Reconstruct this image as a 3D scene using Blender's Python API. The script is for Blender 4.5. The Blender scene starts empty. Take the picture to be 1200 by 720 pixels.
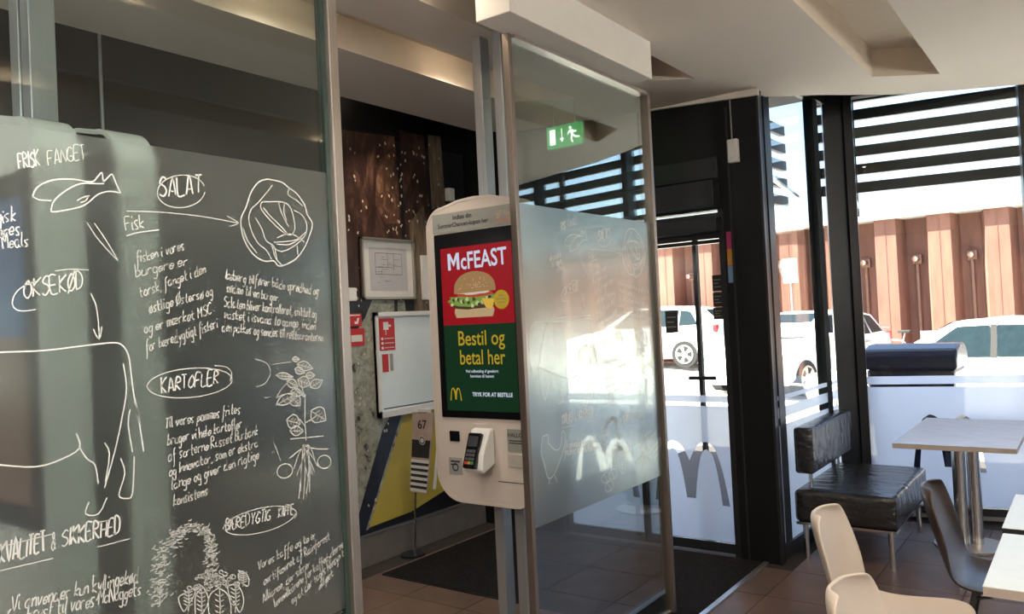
import bpy, bmesh, math, random
import numpy as np
from mathutils import Vector, Matrix
random.seed(7)
R = math.radians
SC = bpy.context.scene
COL = SC.collection

# ------------------------------------------------------------------ camera
F_PX, YAW, PITCH, ROLL, CAM_Z = 931.65, R(36.333), R(0.99), R(2.809), 1.6
_fw = np.array([-math.sin(YAW), math.cos(YAW), 0.0]); _rt = np.array([math.cos(YAW), math.sin(YAW), 0.0]); _up = np.array([0, 0, 1.0])
_f2 = _fw*math.cos(PITCH) + _up*math.sin(PITCH); _u2 = -_fw*math.sin(PITCH) + _up*math.cos(PITCH)
_r3 = _rt*math.cos(ROLL) - _u2*math.sin(ROLL); _u3 = _rt*math.sin(ROLL) + _u2*math.cos(ROLL)
cam = bpy.data.objects.new('camera', bpy.data.cameras.new('camera')); COL.objects.link(cam)
cam.data.sensor_width = 36.0; cam.data.lens = F_PX/1200*36.0; cam.data.clip_start = 0.05
cam.matrix_world = Matrix(((_r3[0], _u3[0], -_f2[0], 0), (_r3[1], _u3[1], -_f2[1], 0), (_r3[2], _u3[2], -_f2[2], CAM_Z), (0, 0, 0, 1)))
SC.camera = cam

# ------------------------------------------------------------------ world, sun, exposure
SC.view_settings.view_transform = 'Standard'; SC.view_settings.look = 'None'
SC.view_settings.gamma = 1.0; SC.view_settings.use_curve_mapping = False
SC.view_settings.exposure = 1.85
SUN_TO = Vector((-0.68, -0.38, 1.0)).normalized()
w = bpy.data.worlds.new('sky'); SC.world = w; w.use_nodes = True
nt = w.node_tree; nt.nodes.clear()
sky = nt.nodes.new('ShaderNodeTexSky'); sky.sky_type = 'NISHITA'; sky.sun_disc = False
sky.sun_elevation = math.asin(SUN_TO.z); sky.sun_rotation = math.atan2(SUN_TO.x, SUN_TO.y)
sky.air_density = 1.0; sky.dust_density = 2.5; sky.ozone_density = 1.0
bgn = nt.nodes.new('ShaderNodeBackground'); bgn.inputs['Strength'].default_value = 0.19
wo = nt.nodes.new('ShaderNodeOutputWorld')
nt.links.new(sky.outputs[0], bgn.inputs[0]); nt.links.new(bgn.outputs[0], wo.inputs[0])
sun = bpy.data.objects.new('sun', bpy.data.lights.new('sun', 'SUN')); COL.objects.link(sun)
sun.data.energy = 15.0; sun.data.angle = R(0.6); sun.data.color = (1.0, 0.91, 0.76)
sun.rotation_euler = SUN_TO.to_track_quat('Z', 'Y').to_euler()
SC.cycles.max_bounces = 10; SC.cycles.diffuse_bounces = 4; SC.cycles.glossy_bounces = 4; SC.cycles.transparent_max_bounces = 24
SC.cycles.caustics_reflective = False; SC.cycles.caustics_refractive = True; SC.cycles.sample_clamp_indirect = 6.0

# ------------------------------------------------------------------ helpers
def ray(x, y):
    return (x-600)/F_PX*_r3 - (y-360)/F_PX*_u3 + _f2
def on(x, y, ax, v):
    """point of the photograph (1200x720) taken onto a plane of the room, x / y / z = v"""
    d = ray(x, y); i = 'xyz'.index(ax); t = (v - (0, 0, CAM_Z)[i])/d[i]
    return Vector((d[0]*t, d[1]*t, CAM_Z + d[2]*t))
def onp(x, y, n, q):
    d = Vector(ray(x, y)); n = Vector(n); c = Vector((0, 0, CAM_Z))
    return c + d*((Vector(q)-c).dot(n)/d.dot(n))

class MB:
    def __init__(s): s.v = []; s.f = []
    def add(s, vs, fs):
        b = len(s.v); s.v += [tuple(p) for p in vs]; s.f += [tuple(b+i for i in f) for f in fs]; return s
    def box(s, x0, x1, y0, y1, z0, z1):
        return s.add([(x0,y0,z0),(x1,y0,z0),(x1,y1,z0),(x0,y1,z0),(x0,y0,z1),(x1,y0,z1),(x1,y1,z1),(x0,y1,z1)],
                     [(0,3,2,1),(4,5,6,7),(0,1,5,4),(1,2,6,5),(2,3,7,6),(3,0,4,7)])
    def quad(s, a, b, c, d): return s.add([a, b, c, d], [(0,1,2,3)])
    def poly(s, pts): return s.add(pts, [tuple(range(len(pts)))])
    def obox(s, o, ux, uy, uz, a0, a1, b0, b1, c0, c1):
        o, ux, uy, uz = Vector(o), Vector(ux), Vector(uy), Vector(uz)
        P = lambda a, b, c: o + ux*a + uy*b + uz*c
        return s.add([P(a0,b0,c0),P(a1,b0,c0),P(a1,b1,c0),P(a0,b1,c0),P(a0,b0,c1),P(a1,b0,c1),P(a1,b1,c1),P(a0,b1,c1)],
                     [(0,3,2,1),(4,5,6,7),(0,1,5,4),(1,2,6,5),(2,3,7,6),(3,0,4,7)])
    def tube(s, pts, r, n=10, caps=True):
        pts = [Vector(p) for p in pts]; rs = r if isinstance(r, (list, tuple)) else [r]*len(pts)
        b = len(s.v); prev = None
        for i, p in enumerate(pts):
            t = (pts[min(i+1, len(pts)-1)] - pts[max(i-1, 0)]).normalized()
            if prev is None:
                a = Vector((0,0,1)) if abs(t.z) < .9 else Vector((1,0,0)); u = t.cross(a).normalized()
            else: u = (prev - t*prev.dot(t)).normalized()
            prev = u; q = t.cross(u)
            for k in range(n):
                a = 2*math.pi*k/n; s.v.append(tuple(p + (u*math.cos(a) + q*math.sin(a))*rs[i]))
        for i in range(len(pts)-1):
            for k in range(n):
                s.f.append((b+i*n+k, b+i*n+(k+1) % n, b+(i+1)*n+(k+1) % n, b+(i+1)*n+k))
        if caps:
            s.f.append(tuple(b+k for k in range(n))[::-1]); s.f.append(tuple(b+(len(pts)-1)*n+k for k in range(n)))
        return s
    def prism(s, prof, fn, d0, d1, caps=True):
        """2D profile extruded between d0 and d1; fn(a, b, d) gives the 3D point"""
        n = len(prof); vs = [fn(a, b, d0) for a, b in prof] + [fn(a, b, d1) for a, b in prof]
        fs = [(i, (i+1) % n, n+(i+1) % n, n+i) for i in range(n)]
        if caps: fs += [tuple(range(n))[::-1], tuple(range(n, 2*n))]
        return s.add(vs, fs)
    def ring(s, pa, pb, fn, d0, d1):
        """two profiles with the same number of points, extruded as a closed rim"""
        n = len(pa); vs = []
        for P, d in ((pa, d0), (pb, d0), (pb, d1), (pa, d1)): vs += [fn(a, b, d) for a, b in P]
        fs = []
        for r in range(4):
            for i in range(n):
                j = (i+1) % n; q = (r+1) % 4
                fs.append((r*n+i, r*n+j, q*n+j, q*n+i))
        return s.add(vs, fs)

def obj(name, mb, m, parent=None, smooth=False, bevel=0.0, seg=2):
    me = bpy.data.meshes.new(name); me.from_pydata([tuple(p) for p in mb.v], [], mb.f)
    bm = bmesh.new(); bm.from_mesh(me)
    bmesh.ops.recalc_face_normals(bm, faces=bm.faces); bm.to_mesh(me); bm.free()
    me.materials.append(m)
    if smooth:
        for p in me.polygons: p.use_smooth = True
        me.set_sharp_from_angle(angle=R(38))
    o = bpy.data.objects.new(name, me); COL.objects.link(o)
    if parent: o.parent = parent
    if bevel:
        b = o.modifiers.new('bevel', 'BEVEL'); b.width = bevel; b.segments = seg; b.limit_method = 'ANGLE'; b.harden_normals = False
    return o
def tag(o, label, cat, group=None, kind=None):
    if label: o['label'] = label
    if cat: o['category'] = cat
    if group: o['group'] = group
    if kind: o['kind'] = kind
    return o
def thing(name, label, cat, loc=(0,0,0), rz=0.0, group=None):
    o = bpy.data.objects.new(name, None); COL.objects.link(o); o.empty_display_size = .05
    o.location = loc; o.rotation_euler = (0, 0, rz)
    return tag(o, label, cat, group)
def struct(name, mb, m, label=None, cat=None, parent=None, **k):
    o = obj(name, mb, m, parent, **k)
    if parent is None: o['kind'] = 'structure'
    if label: o['label'] = label
    if cat and parent is None: o['category'] = cat
    return o
def dup(root, loc, rz, label=None, group=None):
    r = root.copy(); COL.objects.link(r); r.location = loc; r.rotation_euler = (0, 0, rz)
    if label: r['label'] = label
    if group: r['group'] = group
    for ch in list(root.children):
        c = ch.copy(); COL.objects.link(c); c.parent = r
        for g in list(ch.children):
            d = g.copy(); COL.objects.link(d); d.parent = c
    return r

# ------------------------------------------------------------------ materials
def nodes(name):
    m = bpy.data.materials.new(name); m.use_nodes = True; t = m.node_tree; t.nodes.clear()
    return m, t, (lambda k: t.nodes.new('ShaderNode'+k)), t.links.new
def ramp(N, stops):
    r = N('ValToRGB'); e = r.color_ramp.elements
    while len(e) < len(stops): e.new(.5)
    for i, (p, c) in enumerate(stops): e[i].position = p; e[i].color = (*c, 1)
    return r
def mat(name, col, rough=.5, metal=0.0, var=.12, scale=14.0, bump=0.0, bscale=80.0, spec=.5, stretch=None, coat=0.0, bdist=.01):
    m, t, N, L = nodes(name)
    b = N('BsdfPrincipled'); o = N('OutputMaterial'); L(b.outputs[0], o.inputs[0])
    b.inputs['Roughness'].default_value = rough; b.inputs['Metallic'].default_value = metal
    b.inputs['Specular IOR Level'].default_value = spec; b.inputs['Coat Weight'].default_value = coat
    tc = N('TexCoord'); mp = N('Mapping'); L(tc.outputs['Object'], mp.inputs[0])
    if stretch: mp.inputs['Scale'].default_value = stretch
    n = N('TexNoise'); n.inputs['Scale'].default_value = scale; n.inputs['Detail'].default_value = 4; L(mp.outputs[0], n.inputs[0])
    r = ramp(N, [(.25, [c*(1-var) for c in col]), (.75, [min(1, c*(1+var)) for c in col])])
    L(n.outputs[0], r.inputs[0]); L(r.outputs[0], b.inputs['Base Color'])
    if bump:
        n2 = N('TexNoise'); n2.inputs['Scale'].default_value = bscale; n2.inputs['Detail'].default_value = 5; L(mp.outputs[0], n2.inputs[0])
        bp = N('Bump'); bp.inputs['Strength'].default_value = bump; bp.inputs['Distance'].default_value = bdist
        L(n2.outputs[0], bp.inputs['Height']); L(bp.outputs[0], b.inputs['Normal'])
    return m
def glass(name, tint, f0, f90, power=3.0, rough=0.0):
    """thin clear pane: passes light straight through, mirrors more at grazing angles"""
    m, t, N, L = nodes(name)
    tr = N('BsdfTransparent'); tr.inputs[0].default_value = (*tint, 1)
    gl = N('BsdfGlossy'); gl.inputs['Color'].default_value = (.95, .98, .97, 1); gl.inputs['Roughness'].default_value = rough
    lw = N('LayerWeight'); lw.inputs[0].default_value = .5
    pw = N('Math'); pw.operation = 'POWER'; pw.inputs[1].default_value = power; L(lw.outputs['Facing'], pw.inputs[0])
    ma = N('Math'); ma.operation = 'MULTIPLY_ADD'; ma.inputs[1].default_value = f90; ma.inputs[2].default_value = f0; ma.use_clamp = True
    L(pw.outputs[0], ma.inputs[0])
    mx = N('MixShader'); L(ma.outputs[0], mx.inputs[0]); L(tr.outputs[0], mx.inputs[1]); L(gl.outputs[0], mx.inputs[2])
    o = N('OutputMaterial'); L(mx.outputs[0], o.inputs[0]); return m
def film(name, col, clear, glossy, trans, rough=.25):
    """frosted film: part clear, part diffuse, part passing light on"""
    m, t, N, L = nodes(name)
    tr = N('BsdfTransparent'); di = N('BsdfDiffuse'); di.inputs[0].default_value = (*col, 1)
    tl = N('BsdfTranslucent'); tl.inputs[0].default_value = (*col, 1)
    gl = N('BsdfGlossy'); gl.inputs['Roughness'].default_value = rough; gl.inputs['Color'].default_value = (.9, .95, .95, 1)
    n = N('TexNoise'); n.inputs['Scale'].default_value = 3; tc = N('TexCoord'); mp = N('Mapping'); mp.inputs['Scale'].default_value = (1, 1, .15)
    L(tc.outputs['Object'], mp.inputs[0]); L(mp.outputs[0], n.inputs[0])
    mr = N('MapRange'); mr.inputs[3].default_value = 1-clear-.03; mr.inputs[4].default_value = 1-clear+.03; L(n.outputs[0], mr.inputs[0])
    a = N('MixShader'); a.inputs[0].default_value = trans; L(di.outputs[0], a.inputs[1]); L(tl.outputs[0], a.inputs[2])
    b = N('MixShader'); b.inputs[0].default_value = glossy; L(a.outputs[0], b.inputs[1]); L(gl.outputs[0], b.inputs[2])
    c = N('MixShader'); L(mr.outputs[0], c.inputs[0]); L(tr.outputs[0], c.inputs[1]); L(b.outputs[0], c.inputs[2])
    o = N('OutputMaterial'); L(c.outputs[0], o.inputs[0]); return m
def blur_film(name, col, blur, clear, rough_blur=.5, ior=1.1, gl_rough=.2, gl=.5, trans=.35):
    """satin film as a thin slab: part clear, part softly scattering what stands behind it, part sheen and haze"""
    m, t, N, L = nodes(name)
    tr = N('BsdfTransparent'); rf = N('BsdfRefraction'); rf.inputs['Roughness'].default_value = rough_blur; rf.inputs['IOR'].default_value = ior; rf.inputs['Color'].default_value = (.95, .98, .97, 1)
    di = N('BsdfDiffuse'); di.inputs[0].default_value = (*col, 1); tl = N('BsdfTranslucent'); tl.inputs[0].default_value = (*col, 1)
    g = N('BsdfGlossy'); g.inputs['Roughness'].default_value = gl_rough; g.inputs['Color'].default_value = (.9, .95, .94, 1)
    n = N('TexNoise'); n.inputs['Scale'].default_value = 3; tc = N('TexCoord'); mp = N('Mapping'); mp.inputs['Scale'].default_value = (1, 1, .15)
    L(tc.outputs['Object'], mp.inputs[0]); L(mp.outputs[0], n.inputs[0])
    mr = N('MapRange'); mr.inputs[3].default_value = 1-clear-blur-.02; mr.inputs[4].default_value = 1-clear-blur+.02; L(n.outputs[0], mr.inputs[0])
    def mix(f, a, b):
        k = N('MixShader'); L(a.outputs[0], k.inputs[1]); L(b.outputs[0], k.inputs[2])
        if isinstance(f, float): k.inputs[0].default_value = f
        else: L(f, k.inputs[0])
        return k
    pas = mix(blur/(blur+clear), tr, rf); haze = mix(trans, di, tl); haze = mix(gl, haze, g)
    o = N('OutputMaterial'); L(mix(mr.outputs[0], pas, haze).outputs[0], o.inputs[0]); return m
def lit(name, col, strength, base=None):
    m, t, N, L = nodes(name)
    b = N('BsdfPrincipled'); o = N('OutputMaterial'); L(b.outputs[0], o.inputs[0])
    n = N('TexNoise'); n.inputs['Scale'].default_value = 20
    r = ramp(N, [(.3, [c*.94 for c in col]), (.7, list(col))]); L(n.outputs[0], r.inputs[0])
    L(r.outputs[0], b.inputs['Emission Color']); b.inputs['Emission Strength'].default_value = strength
    b.inputs['Base Color'].default_value = (*[c*.08 for c in (base or col)], 1); b.inputs['Roughness'].default_value = .25
    return m
def mural_mat(name, stops, scale, stretch=(1,1,1), detail=8, rough=.35, dist=0.4):
    m, t, N, L = nodes(name)
    b = N('BsdfPrincipled'); o = N('OutputMaterial'); L(b.outputs[0], o.inputs[0]); b.inputs['Roughness'].default_value = rough
    tc = N('TexCoord'); mp = N('Mapping'); mp.inputs['Scale'].default_value = stretch; L(tc.outputs['Object'], mp.inputs[0])
    n = N('TexNoise'); n.inputs['Scale'].default_value = scale; n.inputs['Detail'].default_value = detail; n.inputs['Distortion'].default_value = dist
    n.inputs['Roughness'].default_value = .7
    L(mp.outputs[0], n.inputs[0]); r = ramp(N, stops); L(n.outputs[0], r.inputs[0]); L(r.outputs[0], b.inputs['Base Color'])
    return m

M_ceil   = mat('ceiling_paint', (.74, .68, .61), .85, var=.02, scale=2)
M_slot   = mat('slot_paint', (.70, .61, .50), .8, var=.03)
M_header = mat('header_paint', (.74, .71, .66), .7, var=.02)
M_black  = mat('black_panel', (.007, .007, .0075), .42, var=.2, scale=5, spec=.3)
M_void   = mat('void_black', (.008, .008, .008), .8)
M_frame  = mat('anthracite_frame', (.018, .02, .023), .32, var=.15, spec=.5)
M_steel  = mat('brushed_steel', (.50, .45, .40), .38, .85, var=.08, scale=30, stretch=(6, 6, .3))
M_bsteel = mat('bronze_steel', (.30, .255, .22), .34, .8, var=.08, scale=30, stretch=(6, 6, .3))
M_pole   = mat('grey_pole', (.52, .54, .56), .35, .75, var=.05, stretch=(6, 6, .3))
M_chrome = mat('chrome', (.72, .71, .70), .16, 1.0, var=.03)
M_tile   = mat('floor_tile', (.150, .095, .074), .35, var=.28, scale=5, bump=.04, bscale=60, spec=.45)
M_tile2  = mat('floor_tile_b', (.130, .086, .07), .35, var=.28, scale=5, bump=.04, bscale=60, spec=.45)
M_grout  = mat('grout', (.035, .028, .025), .8)
M_mat    = mat('entrance_mat_fibre', (.016, .015, .015), .95, var=.6, scale=60, bump=.8, bscale=220, spec=.1)
M_base   = mat('skirting_tile', (.16, .14, .125), .45, var=.12)
M_trim   = mat('aluminium_trim', (.62, .62, .63), .3, .9, var=.05)
M_glass  = glass('window_glass', (.92, .95, .95), .03, .55, 3.5)
M_pglass = glass('partition_glass', (.82, .87, .86), .035, 1.4, 2.8)
M_film   = blur_film('printed_film', (.72, .80, .78), .46, .43, .42, 1.12, .16, .55, .35)
M_frost  = film('window_frost', (.66, .74, .90), .04, .08, .74, .4)
M_ink    = mat('white_ink', (.82, .84, .82), .6, var=.04)
M_edge   = mat('glass_edge', (.05, .08, .07), .15, var=.1)
M_kiosk  = mat('kiosk_shell', (.60, .53, .47), .38, var=.03, scale=3)
M_kioskp = mat('kiosk_shell_pale', (.86, .86, .83), .38, var=.03, scale=3)
M_gray   = mat('grey_panel', (.30, .34, .35), .35, var=.05)
M_bezel  = mat('screen_bezel', (.006, .006, .007), .12, var=.1)
M_white  = mat('white_plastic', (.78, .78, .76), .4, var=.03)
M_board  = mat('whiteboard', (.80, .89, .93), .25, var=.02)
M_paper  = mat('paper', (.72, .70, .67), .8, var=.04)
M_red    = mat('sign_red', (.55, .03, .035), .45, var=.05)
M_dark   = mat('dark_print', (.02, .02, .022), .5)
M_greyp  = mat('grey_print', (.33, .33, .31), .6)
M_leather= mat('black_leather', (.020, .019, .021), .22, var=.2, scale=6, bump=.8, bscale=11, spec=.9, stretch=(.5, 1.3, 1), bdist=.03)
M_cream  = mat('cream_shell', (.62, .545, .475), .42, var=.03, scale=3)
M_brown  = mat('dark_brown_shell', (.060, .043, .036), .34, var=.06, scale=3)
M_top    = mat('table_laminate', (.60, .585, .61), .24, var=.10, scale=9, stretch=(1, 5, 1))
M_wtop   = mat('white_laminate', (.74, .80, .76), .25, var=.03)
M_edgeb  = mat('beige_edge', (.50, .43, .38), .5)
M_wood   = mat('leg_metal', (.10, .09, .085), .35, .6)
M_asph   = mat('asphalt', (.45, .44, .42), .9, var=.15, scale=3)
M_corten = mat('rusty_steel', (.185, .082, .055), .8, var=.22, scale=3, stretch=(3, 3, .5), bump=.2, bscale=20)
M_corten2= mat('rusty_steel_b', (.165, .072, .050), .8, var=.22, scale=3, stretch=(3, 3, .5), bump=.2, bscale=20)
M_anchor = mat('anchor_steel', (.26, .15, .11), .7)
M_coping = mat('coping', (.50, .46, .42), .8)
M_car    = mat('car_white', (.82, .82, .82), .22, var=.01, coat=.6)
M_carwin = mat('car_glass', (.012, .022, .028), .12, var=.2, spec=.12)
M_tyre   = mat('tyre', (.015, .015, .015), .8)
M_rim    = mat('wheel_rim', (.45, .46, .47), .3, .8)
M_navy   = mat('navy_plastic', (.012, .018, .045), .25, var=.2)
M_lamp   = lit('lamp_glow', (1.0, .82, .58), 14.0)
M_slat   = mat('louvre_slat', (.030, .030, .036), .5, var=.15)
M_bike   = mat('bike_metal', (.42, .44, .46), .35, .7)

# ------------------------------------------------------------------ dimensions of the room
XP = -1.917         # plane of the glass partition
XM = -4.05          # mural wall
YD = 4.97           # entrance door wall
HC = 2.98           # dropped ceiling
W0 = Vector((-1.465, 6.445, 0)); WD = Vector((.983, .184, 0)).normalized(); WN = Vector((WD.y, -WD.x, 0))   # window wall, WN points into the room
UZ = Vector((0, 0, 1))
S0 = Vector((-1.70, 4.97, 0)); S1 = Vector((-1.63, 6.42, 0)); SD = (S1-S0).normalized(); SN = Vector((SD.y, -SD.x, 0))

def fill2d(splines):
    """filled planar mesh from closed 2D outlines (inner outlines become holes)"""
    cu = bpy.data.curves.new('tmp', 'CURVE'); cu.dimensions = '2D'; cu.fill_mode = 'BOTH'
    for pts in splines:
        s = cu.splines.new('POLY'); s.points.add(len(pts)-1); s.use_cyclic_u = True
        for p, q in zip(s.points, pts): p.co = (q[0], q[1], 0, 1)
    o = bpy.data.objects.new('tmp', cu); COL.objects.link(o); bpy.context.view_layer.update()
    dg = bpy.context.evaluated_depsgraph_get(); me = bpy.data.meshes.new_from_object(o.evaluated_get(dg))
    v = [(p.co.x, p.co.y) for p in me.vertices]; f = [tuple(p.vertices) for p in me.polygons]
    bpy.data.objects.remove(o); bpy.data.curves.remove(cu); bpy.data.meshes.remove(me)
    return v, f
def text2d(body, size=1.0, align='CENTER', bold=0.0, shear=0.0, sx=1.0):
    cu = bpy.data.curves.new('tmp', 'FONT'); cu.body = body; cu.size = 1.0; cu.align_x = align; cu.offset = bold/size; cu.shear = shear; cu.resolution_u = 3
    o = bpy.data.objects.new('tmp', cu); COL.objects.link(o); bpy.context.view_layer.update()
    dg = bpy.context.evaluated_depsgraph_get(); me = bpy.data.meshes.new_from_object(o.evaluated_get(dg))
    v = [(p.co.x*sx*size, p.co.y*size) for p in me.vertices]; f = [tuple(p.vertices) for p in me.polygons]
    bpy.data.objects.remove(o); bpy.data.curves.remove(cu); bpy.data.meshes.remove(me)
    return v, f
def flat(vf, fn): 
    m = MB(); m.add([fn(a, b) for a, b in vf[0]], vf[1]); return m
def arches(w, h, n=14):
    """the twin-arch letter, base from -w to w, height h"""
    L = []
    for i in range(n+1):                                   # left outer, bottom to top
        z = i/n; L.append((-.48-.52*(max(0, 1-z))**(1/2.4), z))
    for i in range(1, n+1):
        x = -.48+.48*i/n; L.append((x, 1-(abs(x+.48)/.78)**2.4))
    out = L + [(-x, z) for x, z in L[-2::-1]]
    I = []
    for i in range(n+1):                                   # inner right arch from the outer foot up and down to the middle
        z = .88*i/n; I.append((.48+.33*(max(0, 1-z/.88))**(1/2.6), z))
    for i in range(1, n+1):
        x = .48-.36*i/n; I.append((x, .08+.80*(1-((.48-x)/.36)**2.6)))
    out += I + [(-x, z) for x, z in I[::-1]]
    return [(x*w, z*h) for x, z in out]
def circle2(cx, cy, rx, ry=None, n=28, rot=0.0):
    ry = rx if ry is None else ry; c, s = math.cos(rot), math.sin(rot)
    return [(cx+rx*math.cos(a)*c-ry*math.sin(a)*s, cy+rx*math.cos(a)*s+ry*math.sin(a)*c) for a in (2*math.pi*k/n for k in range(n))]

# ================================================================== STRUCTURE
# ---- floor: slab, tiles
fl = struct('floor', MB().box(-4.4, 9.6, -4.6, 9.0, -.14, -.004), M_grout, 'dark brown square floor tiles with thin dark joints', 'floor')
TX, TY = .456, .49
tile_me = {}
def inside(x0, x1, y0, y1):
    cx, cy = (x0+x1)/2, (y0+y1)/2
    if cx < -1.70 and cy > 5.0: return False
    if (Vector((cx, cy, 0))-W0).dot(WN) < .12: return False
    if cx < -1.66+.05*(cy-5) and cy > 4.97: return False
    return True
for s, mt in ((0, M_tile), (1, M_tile2)):
    mb = MB().box(0, TX-.005, 0, TY-.005, -.006, 0)
    me = bpy.data.meshes.new('tile'); me.from_pydata(mb.v, [], mb.f); me.materials.append(mt); tile_me[s] = me
for i in range(-7, 9):
    for j in range(-5, 11):
        x0 = -1.11 + i*TX; y0 = 2.42 + j*TY - .49
        if x0 < -4.3 or not inside(x0, x0+TX, y0, y0+TY): continue
        t = bpy.data.objects.new('tile', tile_me[random.random() < .4]); COL.objects.link(t)
        t.location = (x0, y0, 0); t.parent = fl
# beyond the laid pieces the same tiling runs on as a plain surface
mb = MB(); mb.box(-1.11+9*TX, 9.5, -4.5, 8.2, -.006, 0); mb.box(-4.05, -1.11+9*TX, -4.5, -.53, -.006, 0)
o = obj('far_tiles', mb, M_tile, fl); o['kind'] = 'stuff'

# ---- ceiling with light slots
ceil_out = [(-3.55, -4.5), (-3.55, 4.5), (-3.36, 4.73), (-2.41, 4.90), (-2.06, 4.955), (-1.86, 5.03), (-1.64, 5.21), (-1.40, 5.41), (-1.03, 5.785), (-.684, 6.0), (-.315, 6.19),
            (.4, 6.44), (1.3, 6.74), (3.0, 7.1), (9.4, 8.25), (9.4, -4.5)]
slots = {'A': [(-1.035, -.8), (-1.035, 5.236), (-.705, 5.49), (-.705, -.8)],
         'B': [(-2.255, .2), (-2.255, 4.17), (-1.85, 4.45), (-1.85, .2)],
         'C': [(-2.93, .4), (-2.93, 4.05), (-2.58, 4.28), (-2.58, .4)],
         'D': [(.35, -.8), (.35, 5.6), (.70, 5.8), (.70, -.8)]}
v, f = fill2d([ceil_out] + list(slots.values()))
ce = struct('ceiling', MB().add([(x, y, HC) for x, y in v], f), M_ceil, 'dropped beige plaster ceiling with long recessed light slots', 'ceiling')
mb = MB(); n = len(ceil_out)
for i in range(n):
    a, b = ceil_out[i], ceil_out[(i+1) % n]; mb.quad((*a, HC), (*b, HC), (*b, HC+.16), (*a, HC+.16))
mb.poly([(x, y, HC+.20) for x, y in ceil_out])
obj('ceiling_edge', mb, M_ceil, ce)
obj('ceiling_fascia', MB().add([(-2.45, 4.895, HC), (-1.64, 4.93, HC), (-1.64, 4.93, HC-.045), (-2.45, 4.93, HC), (-1.64, 4.948, HC), (-1.64, 4.948, HC-.045)], [(0, 1, 2), (3, 5, 4), (0, 2, 5, 3), (1, 4, 5, 2), (0, 3, 4, 1)]), M_ceil, ce)
for k, P in slots.items():
    m = MB(); d = .17
    for i in range(4):
        a, b = P[i], P[(i+1) % 4]; m.quad((*a, HC), (*b, HC), (*b, HC+d), (*a, HC+d))
    obj('slot_side', m, M_slot, ce)
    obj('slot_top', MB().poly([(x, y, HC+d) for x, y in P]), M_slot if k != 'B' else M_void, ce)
# ---- roof over everything, with the overhang above the entrance
struct('ceiling_upper', MB().box(-6.5, 10.0, -4.9, 7.25, 3.42, 3.62), M_void, 'black roof deck above the dropped ceiling', 'roof')

# ---- mural wall on the left with skirting
wl = struct('wall_left', MB().box(XM-.2, XM-.012, -4.6, 5.3, 0, 3.42), M_black, 'black wall carrying the dark photo mural', 'wall')
bb = struct('baseboard_left', MB().box(XM, XM+.035, -4.5, YD, 0, .20), M_base, 'grey tiled skirting below the mural wall', 'baseboard')
obj('baseboard_edge', MB().box(XM, XM+.038, -4.5, YD, .20, .206), M_trim, bb)

# ---- entrance wall: black panels round the door opening
DX0, DX1, DZ = -3.30, -1.915, 2.10
wf = struct('wall_far', MB().box(XM, DX0, YD, YD+.14, 0, 3.42), M_black, 'black panelled wall around the entrance door', 'wall')
obj('lintel_panel', MB().box(DX0, DX1, YD, YD+.14, 2.26, 3.42), M_black, wf)
obj('wall_pillar', MB().box(DX1+.0, -1.655, YD-.02, YD+.06, 0, 3.42), M_black, wf)
obj('jamb_strip', MB().box(DX1+.05, DX1+.062, YD-.032, YD-.02, 0, 2.9), M_frame, wf)
obj('pillar_corner_profile', MB().box(-1.662, -1.647, YD-.032, YD+.0, 0, 3.1), M_frame, wf)
# door operator boxes above the leaves
for z0, z1, dy in ((2.11, 2.205, .10), (2.275, 2.44, .12), (2.46, 2.60, .03)):
    obj('operator_cover', MB().box(DX0, DX1-.02, YD-dy, YD+.0, z0, z1), M_frame, wf, bevel=.004)
d1 = tag(bpy.data.objects.new('door_1', None), 'black framed double glass entrance door with frosted lower panes', 'door', kind='structure'); COL.objects.link(d1)
d1.location = (0, 0, 0)
obj('door_frame', MB().box(DX0, DX0+.05, YD+.02, YD+.1, 0, 2.26).box(DX1-.045, DX1, YD+.0, YD+.1, 0, 2.26).box(DX0, DX1, YD+.02, YD+.1, 2.075, 2.12).box(DX0, DX1, YD+.02, YD+.1, 2.14, 2.243), M_frame, d1)
obj('beam_highlight_glass', MB().box(DX0, DX1, YD+.05, YD+.058, 2.12, 2.26), M_glass, d1)  # glass slits added as bright lines, standing for highlights on the beam edges
for lx0, lx1 in ((DX0+.055, -2.612), (-2.604, DX1-.045)):
    lf = obj('door_leaf', MB().box(lx0, lx0+.03, YD+.03, YD+.07, .012, 2.07).box(lx1-.012, lx1, YD+.03, YD+.07, .012, 2.07).box(lx0, lx1, YD+.03, YD+.07, 2.045, 2.07).box(lx0, lx1, YD+.03, YD+.07, .012, .075), M_frame, d1)
    obj('door_pane', MB().box(lx0+.03, lx1-.012, YD+.046, YD+.054, .075, 2.045), M_glass, lf)
    a, b = lx0+.03, lx1-.012; cx = -2.265 if lx1 > -2.2 else (a+b)/2
    hole = [(cx+x, .315+z) for x, z in arches(.268, .415)]
    v, f = fill2d([[(a, .08), (b, .08), (b, .97), (a, .97)], hole])
    obj('frosted_film', MB().add([(x, YD+.043, z) for x, z in v], f), M_frost, lf)
    obj('frosted_stripe', MB().quad((a, YD+.043, .995), (b, YD+.043, .995), (b, YD+.043, 1.04), (a, YD+.043, 1.04)), M_frost, lf)
# outer door stile and pull handle just outside the leaf
sx = on(821, 400, 'y', YD+.16).x
obj('outer_stile', MB().box(sx-.014, sx+.014, YD+.13, YD+.17, 0, 2.08), M_frame, d1)
hz = on(820, 443, 'y', YD+.12).z
obj('pull_handle', MB().tube([(sx-.07, YD+.10, hz), (sx+.12, YD+.10, hz)], .014), M_frame, d1, smooth=True)

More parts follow.
